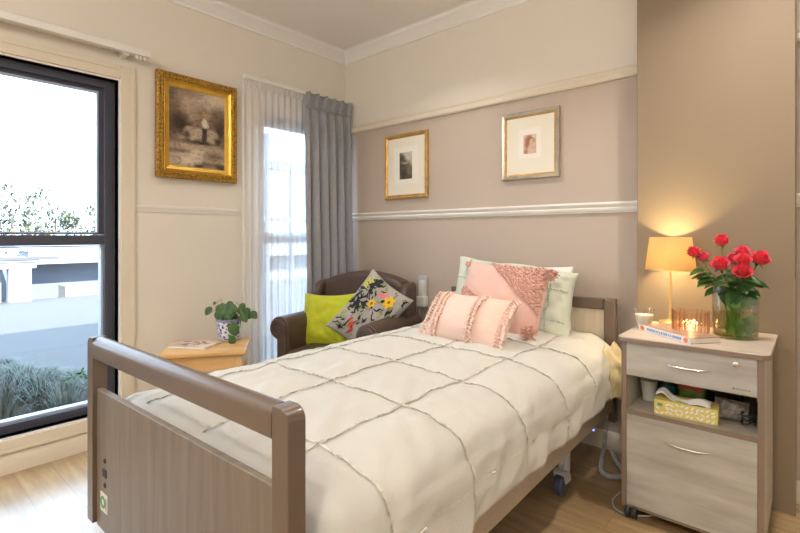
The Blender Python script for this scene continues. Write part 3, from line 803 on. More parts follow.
# ------------------------------------------------------------------ pictures
def frame_moulding(w, h, prof, seg=1):
    """mitred frame; prof = list of (inset from outer edge, out)"""
    m = MB(); rings = []
    for i, o in prof:
        rings.append([m.bm.verts.new(p) for p in ((-w / 2 + i, -o, -h / 2 + i), (w / 2 - i, -o, -h / 2 + i), (w / 2 - i, -o, h / 2 - i), (-w / 2 + i, -o, h / 2 - i))])
    for A, B in zip(rings, rings[1:]):
        for k in range(4): m.bm.faces.new((A[k], A[(k + 1) % 4], B[(k + 1) % 4], B[k]))
    return m
def flat(poly, y): 
    m = MB(); m.prism(poly, y, y - .0006, 'xz'); return m
def oval(cx, cz, rx, rz, rot=0, n_=20, j=0, rr=None):
    P = []
    for k in range(n_):
        a = 2 * PI * k / n_; q = 1 + (j * (rr.uniform(-1, 1)) if rr else 0)
        x, z = rx * q * math.cos(a), rz * q * math.sin(a)
        P.append((cx + x * math.cos(rot) - z * math.sin(rot), cz + x * math.sin(rot) + z * math.cos(rot)))
    return P
def paint_mat(name, base, blobs, nscale=9, st=(1, 1, 1.5), warp=.02, grain=.25):
    """paint laid on a canvas: noise wash, then soft brushed shapes (x, z, rx, rz, colour, softness) in the canvas's own coordinates"""
    m, nt, out = _new(name)
    b = nt.nodes.new('ShaderNodeBsdfPrincipled'); nt.links.new(b.outputs[0], out.inputs[0]); b.inputs['Roughness'].default_value = .5
    v = _coords(nt, st)
    col = _ramp(nt, _noise(nt, v, nscale, 6, .62), base)
    tc = nt.nodes.new('ShaderNodeTexCoord')
    nn = nt.nodes.new('ShaderNodeTexNoise'); nn.inputs['Scale'].default_value = 38; nn.inputs['Detail'].default_value = 4
    nt.links.new(tc.outputs['Object'], nn.inputs['Vector'])
    sb = nt.nodes.new('ShaderNodeVectorMath'); sb.operation = 'SUBTRACT'; sb.inputs[1].default_value = (.5, .5, .5)
    nt.links.new(nn.outputs['Color'], sb.inputs[0])
    sc = nt.nodes.new('ShaderNodeVectorMath'); sc.operation = 'SCALE'; sc.inputs['Scale'].default_value = warp
    nt.links.new(sb.outputs[0], sc.inputs[0])
    wv = nt.nodes.new('ShaderNodeVectorMath'); wv.operation = 'ADD'
    nt.links.new(tc.outputs['Object'], wv.inputs[0]); nt.links.new(sc.outputs[0], wv.inputs[1])
    for (x, z, rx, rz, c, soft) in blobs:
        mp = nt.nodes.new('ShaderNodeMapping'); mp.vector_type = 'POINT'
        mp.inputs['Scale'].default_value = (1 / rx, 0, 1 / rz); mp.inputs['Location'].default_value = (-x / rx, 0, -z / rz)
        nt.links.new(wv.outputs[0], mp.inputs['Vector'])
        ln = nt.nodes.new('ShaderNodeVectorMath'); ln.operation = 'LENGTH'; nt.links.new(mp.outputs[0], ln.inputs[0])
        mr = nt.nodes.new('ShaderNodeMapRange'); mr.inputs[1].default_value = 1 + soft; mr.inputs[2].default_value = max(0, 1 - soft)
        mr.inputs[3].default_value = 0; mr.inputs[4].default_value = 1 - grain
        nt.links.new(ln.outputs['Value'], mr.inputs[0])
        mx = nt.nodes.new('ShaderNodeMix'); mx.data_type = 'RGBA'; mx.clamp_factor = True
        nt.links.new(mr.outputs[0], mx.inputs['Factor']); nt.links.new(col, mx.inputs[6]); mx.inputs[7].default_value = (*c, 1)
        col = mx.outputs[2]
    gr = _ramp(nt, _noise(nt, _coords(nt, (1, 1, 1.6)), nscale * 5, 6, .7), [(.36, (.42, .40, .38)), (.5, (.95, .93, .9)), (.62, (1, 1, 1))])
    gm = nt.nodes.new('ShaderNodeMix'); gm.data_type = 'RGBA'; gm.blend_type = 'MULTIPLY'; gm.inputs['Factor'].default_value = .75
    nt.links.new(col, gm.inputs[6]); nt.links.new(gr, gm.inputs[7])
    nt.links.new(gm.outputs[2], b.inputs['Base Color']); return m
# big gilt painting on left wall: local x along wall, faces +x
pt = thing('framed_painting', 'large gilt framed sepia painting of a figure in a straw hat among rocks', 'painting', (.012, -1.302, 1.878), 0, None, (0, 0, PI / 2))
PW, PH = .530, .655
obj('gilt_frame', frame_moulding(PW, PH, [(0, 0), (0, .030), (.008, .040), (.020, .036), (.030, .042), (.040, .036), (.044, .028)]), M['gold'], pt, ang=20)
obj('gilt_slip', frame_moulding(PW, PH, [(.040, .030), (.046, .034), (.058, .022), (.078, .014), (.082, .008)]), M['gold_smooth'], pt, ang=20)
bd = MB()
def beads(m, w, h, ins, out, step, r):
    for k in range(int((w - 2 * ins) / step) + 1):
        x = -w / 2 + ins + k * step
        for z in (-h / 2 + ins, h / 2 - ins): m.ball((x, -out, z), r, 1, (1.2, .7, 1))
    for k in range(1, int((h - 2 * ins) / step)):
        z = -h / 2 + ins + k * step
        for x in (-w / 2 + ins, w / 2 - ins): m.ball((x, -out, z), r, 1, (1, .7, 1.2))
beads(bd, PW, PH, .0295, .040, .0185, .0078); beads(bd, PW, PH, .013, .038, .0135, .005)
obj('beading', bd, M['gold'], pt)
cv = obj('canvas', MB().box(-PW / 2 + .07, PW / 2 - .07, -.009, -.001, -PH / 2 + .07, PH / 2 - .07), M['mount'], pt)
rr_ = random.Random(3)
cw, ch = PW - .164, PH - .164
def bb(u, v, ru, rv, c, soft=.35): return (-cw / 2 + cw * u, -ch / 2 + ch * v, ru * cw, rv * ch, c, soft)
DK, MD, LT, PA = (.030, .017, .012), (.17, .11, .075), (.52, .41, .30), (.74, .64, .50)
M['sepia'] = paint_mat('sepia landscape paint', [(.34, (.07, .042, .03)), (.47, (.22, .15, .105)), (.56, (.42, .32, .235)), (.68, (.66, .54, .42))], [
    bb(.34, .82, .26, .15, LT, .6), bb(.85, .92, .30, .12, PA, .6), bb(.08, .62, .16, .26, MD, .5), bb(.18, .55, .16, .12, DK, .6), bb(.88, .62, .16, .20, MD, .5), bb(.93, .52, .10, .12, DK, .6),
    bb(.5, .10, .75, .26, LT, .25), bb(.45, .18, .30, .05, PA, .5), bb(.35, .085, .20, .05, PA, .4), bb(.80, .17, .18, .05, MD, .6), bb(.15, .20, .20, .03, MD, .6), bb(.72, .05, .22, .035, MD, .5), bb(.93, .03, .10, .05, DK, .5),
    bb(.52, .02, .10, .02, DK, .5), bb(.50, .335, .34, .028, DK, .6), bb(.36, .45, .115, .085, (.50, .40, .30), .2), bb(.30, .42, .06, .05, DK, .6), bb(.50, .46, .09, .075, (.54, .43, .32), .2), bb(.75, .44, .13, .085, (.50, .40, .30), .2),
    bb(.86, .38, .06, .05, DK, .5), bb(.60, .33, .10, .018, DK, .4),
    bb(.60, .42, .030, .085, DK, .18), bb(.635, .43, .030, .08, DK, .18), bb(.62, .51, .045, .035, DK, .2), bb(.62, .60, .052, .065, (.80, .76, .68), .18), bb(.67, .565, .035, .025, (.74, .66, .55), .2),
    bb(.605, .690, .024, .024, (.42, .22, .12), .2), bb(.600, .715, .055, .012, (.62, .36, .07), .25), bb(.600, .735, .030, .026, (.64, .38, .08), .2)], 8, warp=.017, grain=.12)
cv.data.materials[0] = M['sepia']
def small_pic(label, cx, cz, W, H, prof, mm, mat_w, art, z_off=0, smooth=None):
    p = thing('framed_picture', label, 'picture', (cx, -.004, cz))
    obj('picture_frame', frame_moulding(W, H, prof), mm, p, ang=20)
    if smooth: obj('frame_slip', frame_moulding(W, H, smooth), M['gold_plain'], p, ang=20)
    i = prof[-1][0] - .004
    mo = obj('mount', MB().box(-W / 2 + i, W / 2 - i, -.008, -.001, -H / 2 + i, H / 2 - i), M['mount'], p)
    obj('mount_window', MB().box(-art[0] / 2, art[0] / 2, -.0092, -.008, art[2] - art[1] / 2, art[2] + art[1] / 2), M['mount_inner'], mo)
    obj('picture_glass', MB().face([(-W / 2 + i, -.012, -H / 2 + i), (W / 2 - i, -.012, -H / 2 + i), (W / 2 - i, -.012, H / 2 - i), (-W / 2 + i, -.012, H / 2 - i)]), M['glass'], p)
    return p, mo
p1, mo1 = small_pic('narrow gold framed picture of a dark wooded hillside, left above the dado rail', .6995, 1.722, .425, .497,
    [(0, 0), (0, .016), (.006, .022), (.018, .020), (.028, .012), (.031, .009)], M['gold_plain'], 0, (.235, .285, .005))
HM = paint_mat('dark wooded print', [(.3, (.035, .025, .012)), (.5, (.10, .08, .04)), (.7, (.22, .17, .09))], [
    (.045, .085, .055, .055, (.74, .68, .55), .25), (.0, .115, .05, .03, (.74, .68, .55), .3), (.06, .03, .02, .03, (.60, .54, .42), .5),
    (-.005, .022, .030, .010, (.50, .44, .33), .5), (.03, -.03, .018, .03, (.26, .20, .10), .7), (-.02, -.06, .02, .04, (.04, .03, .02), .6)], 26, warp=.012, grain=.08)
obj('wooded_hillside', MB().box(-.062, .062, -.0098, -.0092, -.10, .105), HM, mo1)
p2, mo2 = small_pic('silver gilt framed red chalk sketch of a woman, right above the bed', 1.712, 1.754, .382, .422,
    [(0, 0), (0, .018), (.005, .022), (.020, .018), (.024, .014)], M['champagne'], 0, (.150, .185, .012), smooth=[(.022, .012), (.026, .014), (.034, .009)])
CM = paint_mat('red chalk sketch', [(.3, (.62, .34, .22)), (.5, (.76, .50, .36)), (.7, (.82, .66, .52))], [
    (-.002, .030, .026, .030, (.40, .15, .06), .3), (-.018, .008, .013, .028, (.42, .16, .07), .35), (.012, .040, .014, .010, (.34, .12, .05), .4),
    (.010, .018, .012, .020, (.82, .60, .46), .2), (.002, -.012, .010, .012, (.78, .52, .38), .3), (.004, -.036, .026, .018, (.80, .58, .44), .35), (-.024, -.040, .012, .014, (.50, .22, .10), .5),
    (.008, .024, .0035, .0018, (.30, .10, .05), .4), (.016, .024, .003, .0018, (.30, .10, .05), .4), (.013, .008, .004, .0015, (.50, .14, .08), .4), (.028, .052, .014, .012, (.84, .72, .58), .5)], 40, warp=.006, grain=.05)
obj('chalk_sketch', MB().box(-.042, .042, -.0098, -.0092, -.054, .064), CM, mo2)

# ------------------------------------------------------------------ side table, plant, magazine
TA = math.atan2(.34, .305)
STC = (.398, -1.425, 0)
stb = thing('side_table', 'small honey pine side table under the potted plant', 'table', STC, R(54))
tw, td, th_ = .222, .180, .555
obj('table_top', MB().prism(rrect(-tw, tw, -td, td, .012), th_ - .024, th_, 'xy'), M['pine'], stb, bevel=.005, seg=3)
obj('apron', MB().box(-tw + .035, tw - .035, -td + .028, -td + .046, th_ - .11, th_ - .0245), M['pine'], stb)
obj('apron', MB().box(-tw + .035, tw - .035, td - .046, td - .028, th_ - .11, th_ - .0245), M['pine'], stb)
obj('apron', MB().box(-tw + .022, -tw + .040, -td + .046, td - .046, th_ - .11, th_ - .0245), M['pine'], stb)
obj('apron', MB().box(tw - .040, tw - .022, -td + .046, td - .046, th_ - .11, th_ - .0245), M['pine'], stb)
obj('lower_shelf', MB().box(-tw + .03, tw - .03, -td + .03, td - .03, .20, .218), M['pine'], stb)
for x in (-tw + .036, tw - .036):
    for y in (-td + .036, td - .036):
        obj('table_leg', MB().box(x - .018, x + .018, y - .018, y + .018, 0, th_ - .0245), M['pine'], stb, bevel=.004)
ptl = thing('potted_plant', 'trailing green plant in a blue and white patterned pot on a saucer', 'plant', (.352, -1.268, .556))
def pot_mat():
    m, nt, out = _new('blue and white glazed pottery')
    b = nt.nodes.new('ShaderNodeBsdfPrincipled'); nt.links.new(b.outputs[0], out.inputs[0]); b.inputs['Roughness'].default_value = .2
    v = _coords(nt)
    vo = nt.nodes.new('ShaderNodeTexVoronoi'); vo.inputs['Scale'].default_value = 55; nt.links.new(v, vo.inputs['Vector'])
    a = _ramp(nt, vo.outputs['Distance'], [(.30, (.10, .07, .34)), (.45, (.30, .28, .50)), (.52, (.74, .78, .76))])
    nt.links.new(a, b.inputs['Base Color']); return m
obj('saucer', MB().lathe([(.0, .0), (.060, 0), (.072, .012), (.068, .013), (.058, .005), (.0, .005)], 36), mat('pale saucer', (.66, .52, .44), .3), ptl)
pot = obj('pot', MB().lathe([(0, .006), (.050, .006), (.060, .030), (.068, .075), (.070, .112), (.075, .118), (.074, .130), (.066, .130), (.062, .112), (0, .108)], 40), pot_mat(), ptl)
obj('pot_rim', MB().lathe([(.0752, .117), (.0762, .119), (.0762, .131), (.0665, .131)], 40, cap=False), mat('blue glazed rim', (.25, .27, .42), .2), ptl)
obj('soil', MB().lathe([(0, .112), (.0615, .112)], 24, cap=False), M['soil'], ptl)
def leaf(m, base, d, up, L, W_, droop=.3, curl=.15):
    """heart shaped leaf from base along d"""
    d = Vector(d).normalized(); up = Vector(up); s_ = d.cross(up).normalized(); up = s_.cross(d).normalized()
    N = 7; rows = []
    for i in range(N + 1):
        f = i / N; wd = W_ * (math.sin(min(1, f * 1.08 + .08) * PI) ** .75) * (1 - .25 * f) if f < .97 else 0
        c = Vector(base) + d * L * f - up * droop * L * f * f
        rows.append([m.bm.verts.new(c + s_ * wd / 2 * k + up * (abs(k) * curl * wd)) for k in (-1, -.5, 0, .5, 1)])
    for A, B in zip(rows, rows[1:]):
        for k in range(4): m.bm.faces.new((A[k], A[k + 1], B[k + 1], B[k]))
lv = MB(); stm = MB(); rg = random.Random(11)
u_, v_ = Vector((.7525, .6587, 0)), Vector((-.6587, .7525, 0))   # picture right, picture depth
def pl(a, b, c): return u_ * a + v_ * b + Vector((0, 0, c))
spots = [(-.105, 0, .165, .055), (-.09, .02, .215, .022), (-.045, -.03, .150, .060), (-.03, .0, .185, .065), (.025, -.03, .180, .075), (.065, 0, .170, .055), (.10, .0, .165, .050),
         (.085, -.02, .130, .060), (.135, -.01, .140, .055), (.05, -.085, .075, .075), (.055, -.10, .015, .055), (.0, .03, .2, .055), (-.055, .03, .175, .055), (.06, .04, .19, .045), (.015, -.05, .15, .06), (.10, .03, .14, .05), (-.015, -.05, .165, .05)]
for a, b, c, L in spots:
    st_ = pl(a * .25, b * .25, .112); e = pl(a, b, c); k = pl(a * .6, b * .6, max(c, .12) + .035)
    stm.tube([st_, (st_ + k) / 2 + Vector((0, 0, .012)), k, e], .0016, 5)
    dr = pl(a * .4 + rg.uniform(-.3, .3) * .05, -.02, -.05 if c > .1 else -.08)
    leaf(lv, e + Vector((0, 0, L * .55)), dr, v_ * -1 + Vector((0, 0, .6)), L * 1.25, L * .98, .15)
for _ in range(14):
    a = rg.uniform(0, 2 * PI); r_ = rg.uniform(.01, .06); e = Vector((r_ * math.cos(a), r_ * math.sin(a), rg.uniform(.13, .19)))
    stm.tube([(e.x * .4, e.y * .4, .11), e], .0015, 5)
    leaf(lv, e, (math.cos(a), math.sin(a), -.2), (0, 0, 1), .05, .038, .3)
obj('foliage', lv, M['pothos'], ptl, ang=60); obj('stems', stm, M['stem'], ptl)
mg = thing('magazine', 'glossy magazine with a pale cover lying on the pine side table', 'magazine', (.345, -1.475, .556), R(30))
obj('cover', MB().box(-.118, .118, -.085, .085, .0085, .010), M['mag_pale'], mg); obj('pages', MB().box(-.117, .117, -.084, .084, .0005, .0084), M['pages'], mg)
g = MB()
for k in range(9): g.prism(oval(rg.uniform(-.08, .08), rg.uniform(-.05, .05), rg.uniform(.012, .03), rg.uniform(.006, .016), rg.uniform(0, 3), 14, .2, rg), .0101, .0104 + k * 1e-5, 'xy')
obj('cover_picture', g, mat('magazine photo', (.28, .14, .10), .35, var=.6, vscale=30), mg)

# ------------------------------------------------------------------ bedside cabinet
NX0, NX1, NY0, NY1, NZ = 2.410, 2.926, -.637, -.155, .765
NC = ((NX0 + NX1) / 2, (NY0 + NY1) / 2)
ns = thing('bedside_cabinet', 'bleached ash bedside cabinet with a drawer, open shelf and door on casters', 'cabinet', (NC[0], NC[1], 0))
def L(x): return x - NC[0]
def Ly(y): return y - NC[1]
x0, x1, y0, y1 = L(2.426), L(2.908), Ly(-.620), Ly(-.165)
top = obj('cabinet_top', MB().prism(rrect(L(NX0), L(NX1), Ly(NY0), Ly(NY1), (.035, .035, .015, .015), 6), .7435, NZ, 'xy'), M['ash_top'], ns, bevel=.003)
obj('top_edging', MB().prism(rrect(L(NX0) - .001, L(NX1) + .001, Ly(NY0) - .001, Ly(NY1) + .001, (.036, .036, .015, .015), 6), .744, .761, 'xy'), M['taupe_edge'], top)
for a, b in ((x0, x0 + .018), (x1 - .018, x1)):
    sp_ = obj('side_panel', MB().box(a, b, y0 + .006, y1, .055, .743), M['ash_side'], ns)
    obj('edge_strip', MB().box(a - .0006, b + .0006, y0 - .001, y0 + .0055, .055, .743), M['taupe_edge'], sp_)
    if a == x0: obj('corner_post', MB().box(a - .0008, a - .0002, y0 - .001, y0 + .03, .055, .743), M['taupe_edge'], sp_)
obj('back_panel', MB().box(x0 + .0185, x1 - .0185, y1 - .012, y1 - .001, .06, .742), M['inner_dark'], ns)
for z in (.045, .441, .596):
    p = obj('shelf_board', MB().box(x0 + (.0185 if z > .05 else -.002), x1 - (.0185 if z > .05 else -.002), y0 + .004, y1 - .0125 if z > .05 else y1, z if z != .596 else .602, z + (.0165 if z > .05 else .0095)), M['ash_side'] if z > .05 else M['taupe_edge'], ns)
    if z == .441: obj('edge_strip', MB().box(x0 + .0185, x1 - .0185, y0 - .001, y0 + .0035, z, z + .0165), M['taupe_edge'], p)
dr = obj('drawer', MB().box(x0 + .0195, x1 - .0195, y0 - .002, y0 + .016, .606, .7425), M['ash'], ns, bevel=.0015)
do = obj('cabinet_door', MB().box(x0 + .0195, x1 - .0195, y0 - .002, y0 + .016, .058, .4395), M['ash'], ns, bevel=.0015)
def handle(par, cx, cz, w_=.155):
    P = []
    for k in range(17):
        f = k / 16 * 2 - 1; P.append((cx + f * w_ / 2, y0 - .003 - .018 * (1 - f ** 4), cz + .003 * f * f))
    obj('handle', MB().tube(P, [.0025 + .003 * (1 - abs(k / 8 - 1)) for k in range(17)], 8), M['chrome'], par)
handle(dr, L(2.668), .672); handle(do, L(2.668), .358)
obj('drawer_lock', MB().lathe([(.0115, 0), (.0115, .004), (.009, .006), (0, .006)], 24, mtx=Matrix.Translation((L(2.826), y0 - .002, .713)) @ Matrix.Rotation(PI / 2, 4, 'X')), M['chrome'], dr)
# small maker's mark, low right on the drawer front
g = MB(); mx_ = L(2.826)
for k, wd in enumerate((.006, .004, .005, .004, .005, .004, .006)):
    g.box(mx_ + k * .0062, mx_ + k * .0062 + wd * .8, y0 - .0028, y0 - .0021, .621, .6262)
g.box(mx_ - .012, mx_ - .003, y0 - .0028, y0 - .0021, .6195, .628)
obj('maker_mark', g, mat('grey print', (.25, .24, .23), .5), dr)
for x in (x0 + .035, x1 - .04):
    for y in (y0 + .012, y1 - .05):
        b = MB()
        for dx in (-.013, .013):
            b.lathe([(.006, -.009), (.022, -.009), (.025, -.005), (.025, .005), (.022, .009), (.006, .009)], 20, mtx=Matrix.Translation((x + dx, y, .025)) @ Matrix.Rotation(PI / 2, 4, 'Y'))
        b.box(x - .006, x + .006, y - .014, y + .014, .018, .0445)
        obj('caster', b, M['black_rubber'], ns)
# things on the open shelf (shelf top z = .4575)
SZ = .458
tb = thing('tissue_box', 'yellow tissue box with white leaf print on the cabinet shelf', 'tissue box', (2.652, -.545, SZ + .0005), R(4))
obj('carton', MB().box(-.110, .110, -.050, .052, 0, .060), M['tissue_yellow'], tb, bevel=.002)
g = MB(); rg = random.Random(4)
for k in range(36):
    cx, cz = -.098 + (k % 12) * .0175 + rg.uniform(-.003, .003), .012 + (k // 12) * .018 + rg.uniform(-.003, .003)
    if cx < -.07 and cz > .03: continue
    g.prism(oval(cx, cz, .0085, .0036, rg.choice((.6, -.6, .9)), 12), -.0502, -.0506 - k * 2e-6, 'xz')
obj('leaf_print', g, M['white_cotton'], tb)
obj('round_badge', flat(oval(-.088, .042, .010, .006), -.0502), M['sticker_green'], tb)
def tiss(u, v):
    x = -.105 + .19 * u; 
    z = .063 + .014 * math.exp(-((u - .12) / .12) ** 2) - .03 * max(0, u - .75) + .010 * math.sin(u * 8 + 1)
    return (x, -.045 + .075 * v + .006 * math.sin(u * 7), z + .008 * math.sin(v * PI) + .004 * math.sin(v * 9 + u * 5))
obj('tissue', MB().grid(tiss, 26, 12), M['white_cotton'], tb, solid=.001, ang=180)
cp = tag(obj('plastic_cup', MB().lathe([(0, .002), (.026, 0), (.034, .085), (.036, .088), (.033, .086), (.025, .004), (0, .004)], 28), M['white_plastic'], loc=(2.487, -.430, SZ)), 'white plastic cup at the left end of the cabinet shelf', 'cup')
tj = thing('jar', 'dark teal jar behind the tissue box', 'jar', (2.553, -.400, SZ))
obj('jar_body', MB().lathe([(0, 0), (.028, 0), (.030, .01), (.030, .065), (.024, .074), (0, .074)], 28), M['teal'], tj)
obj('jar_lid', MB().lathe([(.0275, .0745), (.0275, .092), (0, .094)], 28), M['black_rubber'], tj)
pk = thing('snack_packet', 'green and red snack packet behind the tissue box', 'packet', (2.645, -.400, SZ + .012), R(-4), None, (R(-8), 0, R(-3)))
obj('wrapper', cushion_mesh(.105, .112, .035, .02, 51, n_=16, wr=.004), M['packet_green'], pk, loc=(0, 0, .058), ang=180)
obj('red_print', MB().prism([(-.044, .052), (.0, .058), (.040, .050), (.040, .078), (0, .086), (-.044, .080)], -.020, -.0165, 'xz'), M['packet_red'], pk)
pu = tag(obj('pouch', cushion_mesh(.13, .085, .07, .03, 61, n_=18, wr=.012), M['pouch'], loc=(2.760, -.36, SZ + .043), rot=(R(-10), 0, 0)), 'black pouch lying at the back of the cabinet shelf', 'pouch')
gb = tag(obj('plastic_bag', cushion_mesh(.115, .078, .075, .02, 71, n_=22, wr=.022), M['grey_bag'], loc=(2.795, -.475, SZ + .041), rot=(R(-14), R(3), R(8))), 'crumpled grey plastic bag right of the tissue box', 'bag')
cs = thing('cable', 'thin black cable looped at the right end of the cabinet shelf', 'cable', (2.852, -.50, SZ))
P = [(.02 * math.cos(k * .5) * (1 + .2 * math.sin(k)), .045 * math.sin(k * .5), .006 + .0012 * k + .004 * math.sin(k * 1.3)) for k in range(40)]
obj('cable_loop', MB().tube(P, .003, 6), M['black_rubber'], cs)

# ------------------------------------------------------------------ on top of the cabinet
TZ = NZ + .0005
lp = thing('table_lamp', 'brass table lamp with a glowing cream shade on the bedside cabinet', 'lamp', (2.531, -.235, TZ))
obj('lamp_base', MB().lathe([(0, 0), (.047, 0), (.048, .003), (.048, .020), (.045, .023), (.012, .025), (.008, .032), (0, .032)], 40), M['brass'], lp)
obj('lamp_stem', MB().lathe([(.0052, .030), (.0052, .262), (.010, .266), (.010, .285), (.013, .290), (.013, .325), (0, .326)], 16), M['brass'], lp)
S0, S1, RB, RT = .263, .418, .106, .087
sh_ = obj('lamp_shade', MB().lathe([(RB, S0), (RB - .0002, S0 + .003), (RT, S1)], 48, cap=False), M['shade'], lp, solid=.0012)
obj('shade_trim', MB().lathe([(RB + .0008, S0), (RB + .0016, S0 + .001), (RB + .0008, S0 + .005)], 48, cap=False), M['brass'], sh_)
spd = MB()
for k in range(3):
    a = 2 * PI * k / 3; spd.tube([(0, 0, .300), (RB * .93 * math.cos(a), RB * .93 * math.sin(a), .300)], .0015, 5)
obj('shade_spider', spd, M['brass'], sh_)
obj('bulb', MB().ball((0, 0, .352), .020, 2, (1, 1, 1.3)), M['bulb'], lp)
cj = thing('candle_glass', 'clear tumbler with a cream candle at the cabinet corner', 'candle', (2.452, -.375, TZ))
obj('tumbler', MB().lathe([(.028, 0), (.033, .02), (.045, .092), (.0435, .092), (.031, .02), (.026, .006), (0, .006)], 36), M['clear'], cj)
obj('candle_wax', MB().lathe([(0, .007), (.0255, .007), (.0305, .022), (.0385, .062), (0, .064)], 32), M['wax'], cj)
obj('wick', MB().tube([(0, 0, .063), (.001, 0, .076)], .0012, 5), M['dark_leg'], cj)
pg = thing('glass_holder', 'pink ribbed glass candle holder in front of the brass lamp', 'candle holder', (2.648, -.435, TZ))
rib = lambda a, z: .045 * math.cos(22 * a)
obj('ribbed_glass', MB().lathe([(.050, 0), (.062, .010), (.067, .03), (.068, .06), (.066, .095), (.069, .108), (.066, .108), (.063, .095), (.064, .03), (.057, .012), (0, .010)], 176, rib=rib), M['pink_glass'], pg)
obj('tealight', MB().lathe([(0, .011), (.019, .011), (.019, .026), (0, .027)], 24), M['wax'], pg)
obj('flame', MB().ball((0, 0, .038), .006, 2, (.8, .8, 1.9)), mat('candle flame', (1, .6, .3), .5, emit=(1, .55, .2), estr=14), pg)
bk = thing('book', 'book with a white, orange and blue spine lying at the cabinet front edge', 'book', (2.561, -.526, TZ), 0, None, (0, 0, R(-39)))
# spine runs from (640,328) to (693,344); local x along the spine
bx = .150
obj('book_cover', MB().box(-bx, bx, -.0, .0022, 0, .024), M['book_white'], bk)
obj('front_cover', MB().box(-bx, bx, .0023, .140, .0218, .024).box(-bx, bx, .0023, .140, 0, .002), M['mag_dark'], bk)
obj('book_pages', MB().box(-bx + .003, bx - .003, .0025, .137, .0022, .0216), M['pages'], bk)
g = MB(); rg = random.Random(9); x = -bx + .055
while x < bx - .045:
    wd = rg.uniform(.005, .009); g.box(x, x + wd, -.0006, -.0001, .007, .017); x += wd + rg.choice((.002, .002, .006))
obj('spine_lettering', g, M['book_blue'], bk)
g = MB(); g.prism(oval(-bx + .024, .012, .013, .011), -.0001, -.0008, 'xz'); obj('spine_spot', g, M['book_orange'], bk)
g = MB(); g.prism(oval(bx - .022, .012, .011, .010), -.0001, -.0008, 'xz'); obj('spine_spot', g, M['book_orange'], bk)
# vase and roses
VX, VY = 2.795, -.355
vs = thing('glass_vase', 'large clear oval glass vase of water standing on the bedside cabinet', 'vase', (VX, VY, TZ))
def ovl(prof, sx=1.0, sy=.72): 
    m = MB(); m.lathe(prof, 48, mtx=Matrix.Rotation(R(30), 4, 'Z') @ Matrix.Diagonal((sx, sy, 1, 1))); return m
obj('vase_glass', ovl([(.078, 0), (.083, .004), (.084, .212), (.0835, .214), (.081, .213), (.080, .012), (0, .010)]), M['vase_glass'], vs)
obj('water', ovl([(0, .011), (.0795, .013), (.0797, .105), (0, .106)]), M['water'], vs)
g = MB(); rg = random.Random(21)
for k in range(34):
    a = rg.uniform(0, 2 * PI); r_ = rg.uniform(.0, .055); z = rg.choice((rg.uniform(.03, .10), rg.uniform(.03, .10), rg.uniform(.13, .20)))
    p = Matrix.Rotation(R(30), 3, 'Z') @ Vector((r_ * math.cos(a), r_ * .6 * math.sin(a), z))
    p += Vector((.018, .0, 0))
    leaf(g, p, (rg.uniform(-.5, .5), rg.uniform(-.4, .4), rg.uniform(-1, .3)), (rg.uniform(-.4, .4) + .3, -1, .2), .060, .046, .1)
obj('submerged_leaves', g, mat('leaf under water', (.15, .34, .07), .4, var=.3, vscale=25), vs, ang=60)
def rose_mesh(seed, open_=1.0):
    """a bloom about 1 unit across made of overlapping curled petals"""
    rg = random.Random(seed); m = MB()
    rings = [(3, .12, .86, 1), (4, .20, .84, 3), (5, .30, .79, 7), (6, .41, .70, 13), (6, .52, .56, 24)]
    for ri, (n_, rad, hgt, tilt) in enumerate(rings):
        for k in range(n_):
            a0 = 2 * PI * (k + .5 * (ri % 2) + rg.uniform(-.08, .08)) / n_
            wid = 2 * PI / n_ * 1.35; NN, MM = 9, 7
            rows = []
            tl = R(tilt * open_)
            for i in range(MM):
                f = i / (MM - 1); row = []
                for j in range(NN):
                    g_ = j / (NN - 1) * 2 - 1
                    edge = (1 - abs(g_) ** 2.6) ** .5 if abs(g_) < 1 else 0
                    hh = hgt * f * (.45 + .55 * edge)
                    rr = .10 + (rad - .06) * math.sin(f * PI / 2) ** .8 + math.sin(tl) * hh * .45
                    curl = (.10 + .06 * ri / 4) * max(0, f - .72) / .28 * edge
                    rr += curl; zz = hh * math.cos(tl * .8) - curl * .45 * (ri > 1)
                    wv = .018 * math.sin(g_ * 7 + seed + k)
                    a = a0 + g_ * wid / 2 * (.55 + .45 * f)
                    row.append(m.bm.verts.new(((rr + wv * f) * math.cos(a), (rr + wv * f) * math.sin(a), zz - .18 + .0)))
                rows.append(row)
            for A, B in zip(rows, rows[1:]):
                for j in range(NN - 1): m.bm.faces.new((A[j], A[j + 1], B[j + 1], B[j]))
    m.ball((0, 0, .14), .13, 2, (1, 1, 2.3)); m.ball((0, 0, -.10), .18, 2, (1, 1, .9))
    return m
roses = [  # world x, z, y offset, diameter scale, tilt dir, colour, label
    (2.748, 1.158, .00, .040, 'highest red rose, upright at the top of the bouquet', 'rose_red', (.0, -.15)),
    (2.652, 1.110, -.01, .037, 'red rose farthest left, nearest to the lamp shade', 'rose_red', (-.35, -.3)),
    (2.684, 1.090, .005, .033, 'pinker rose between the farthest left rose and the large front rose', 'rose_pink', (-.3, -.4)),
    (2.752, 1.062, -.05, .045, 'large open red rose in front, below the highest rose', 'rose_red', (-.1, -.55)),
    (2.783, 1.083, .03, .036, 'half hidden rose behind the middle of the bouquet', 'rose_pink', (.1, -.2)),
    (2.815, 1.112, .035, .040, 'pink red rose, upper one of the right cluster', 'rose_pink', (.15, -.3)),
    (2.825, 1.082, -.045, .041, 'red rose in the middle of the right cluster', 'rose_red', (.1, -.45)),
    (2.824, 1.036, -.055, .045, 'lowest red rose, just above the leaves at the vase rim', 'rose_red', (.1, -.62)),
    (2.872, 1.088, .0, .046, 'large red rose farthest right, facing outwards', 'rose_red', (.6, -.35)),
]
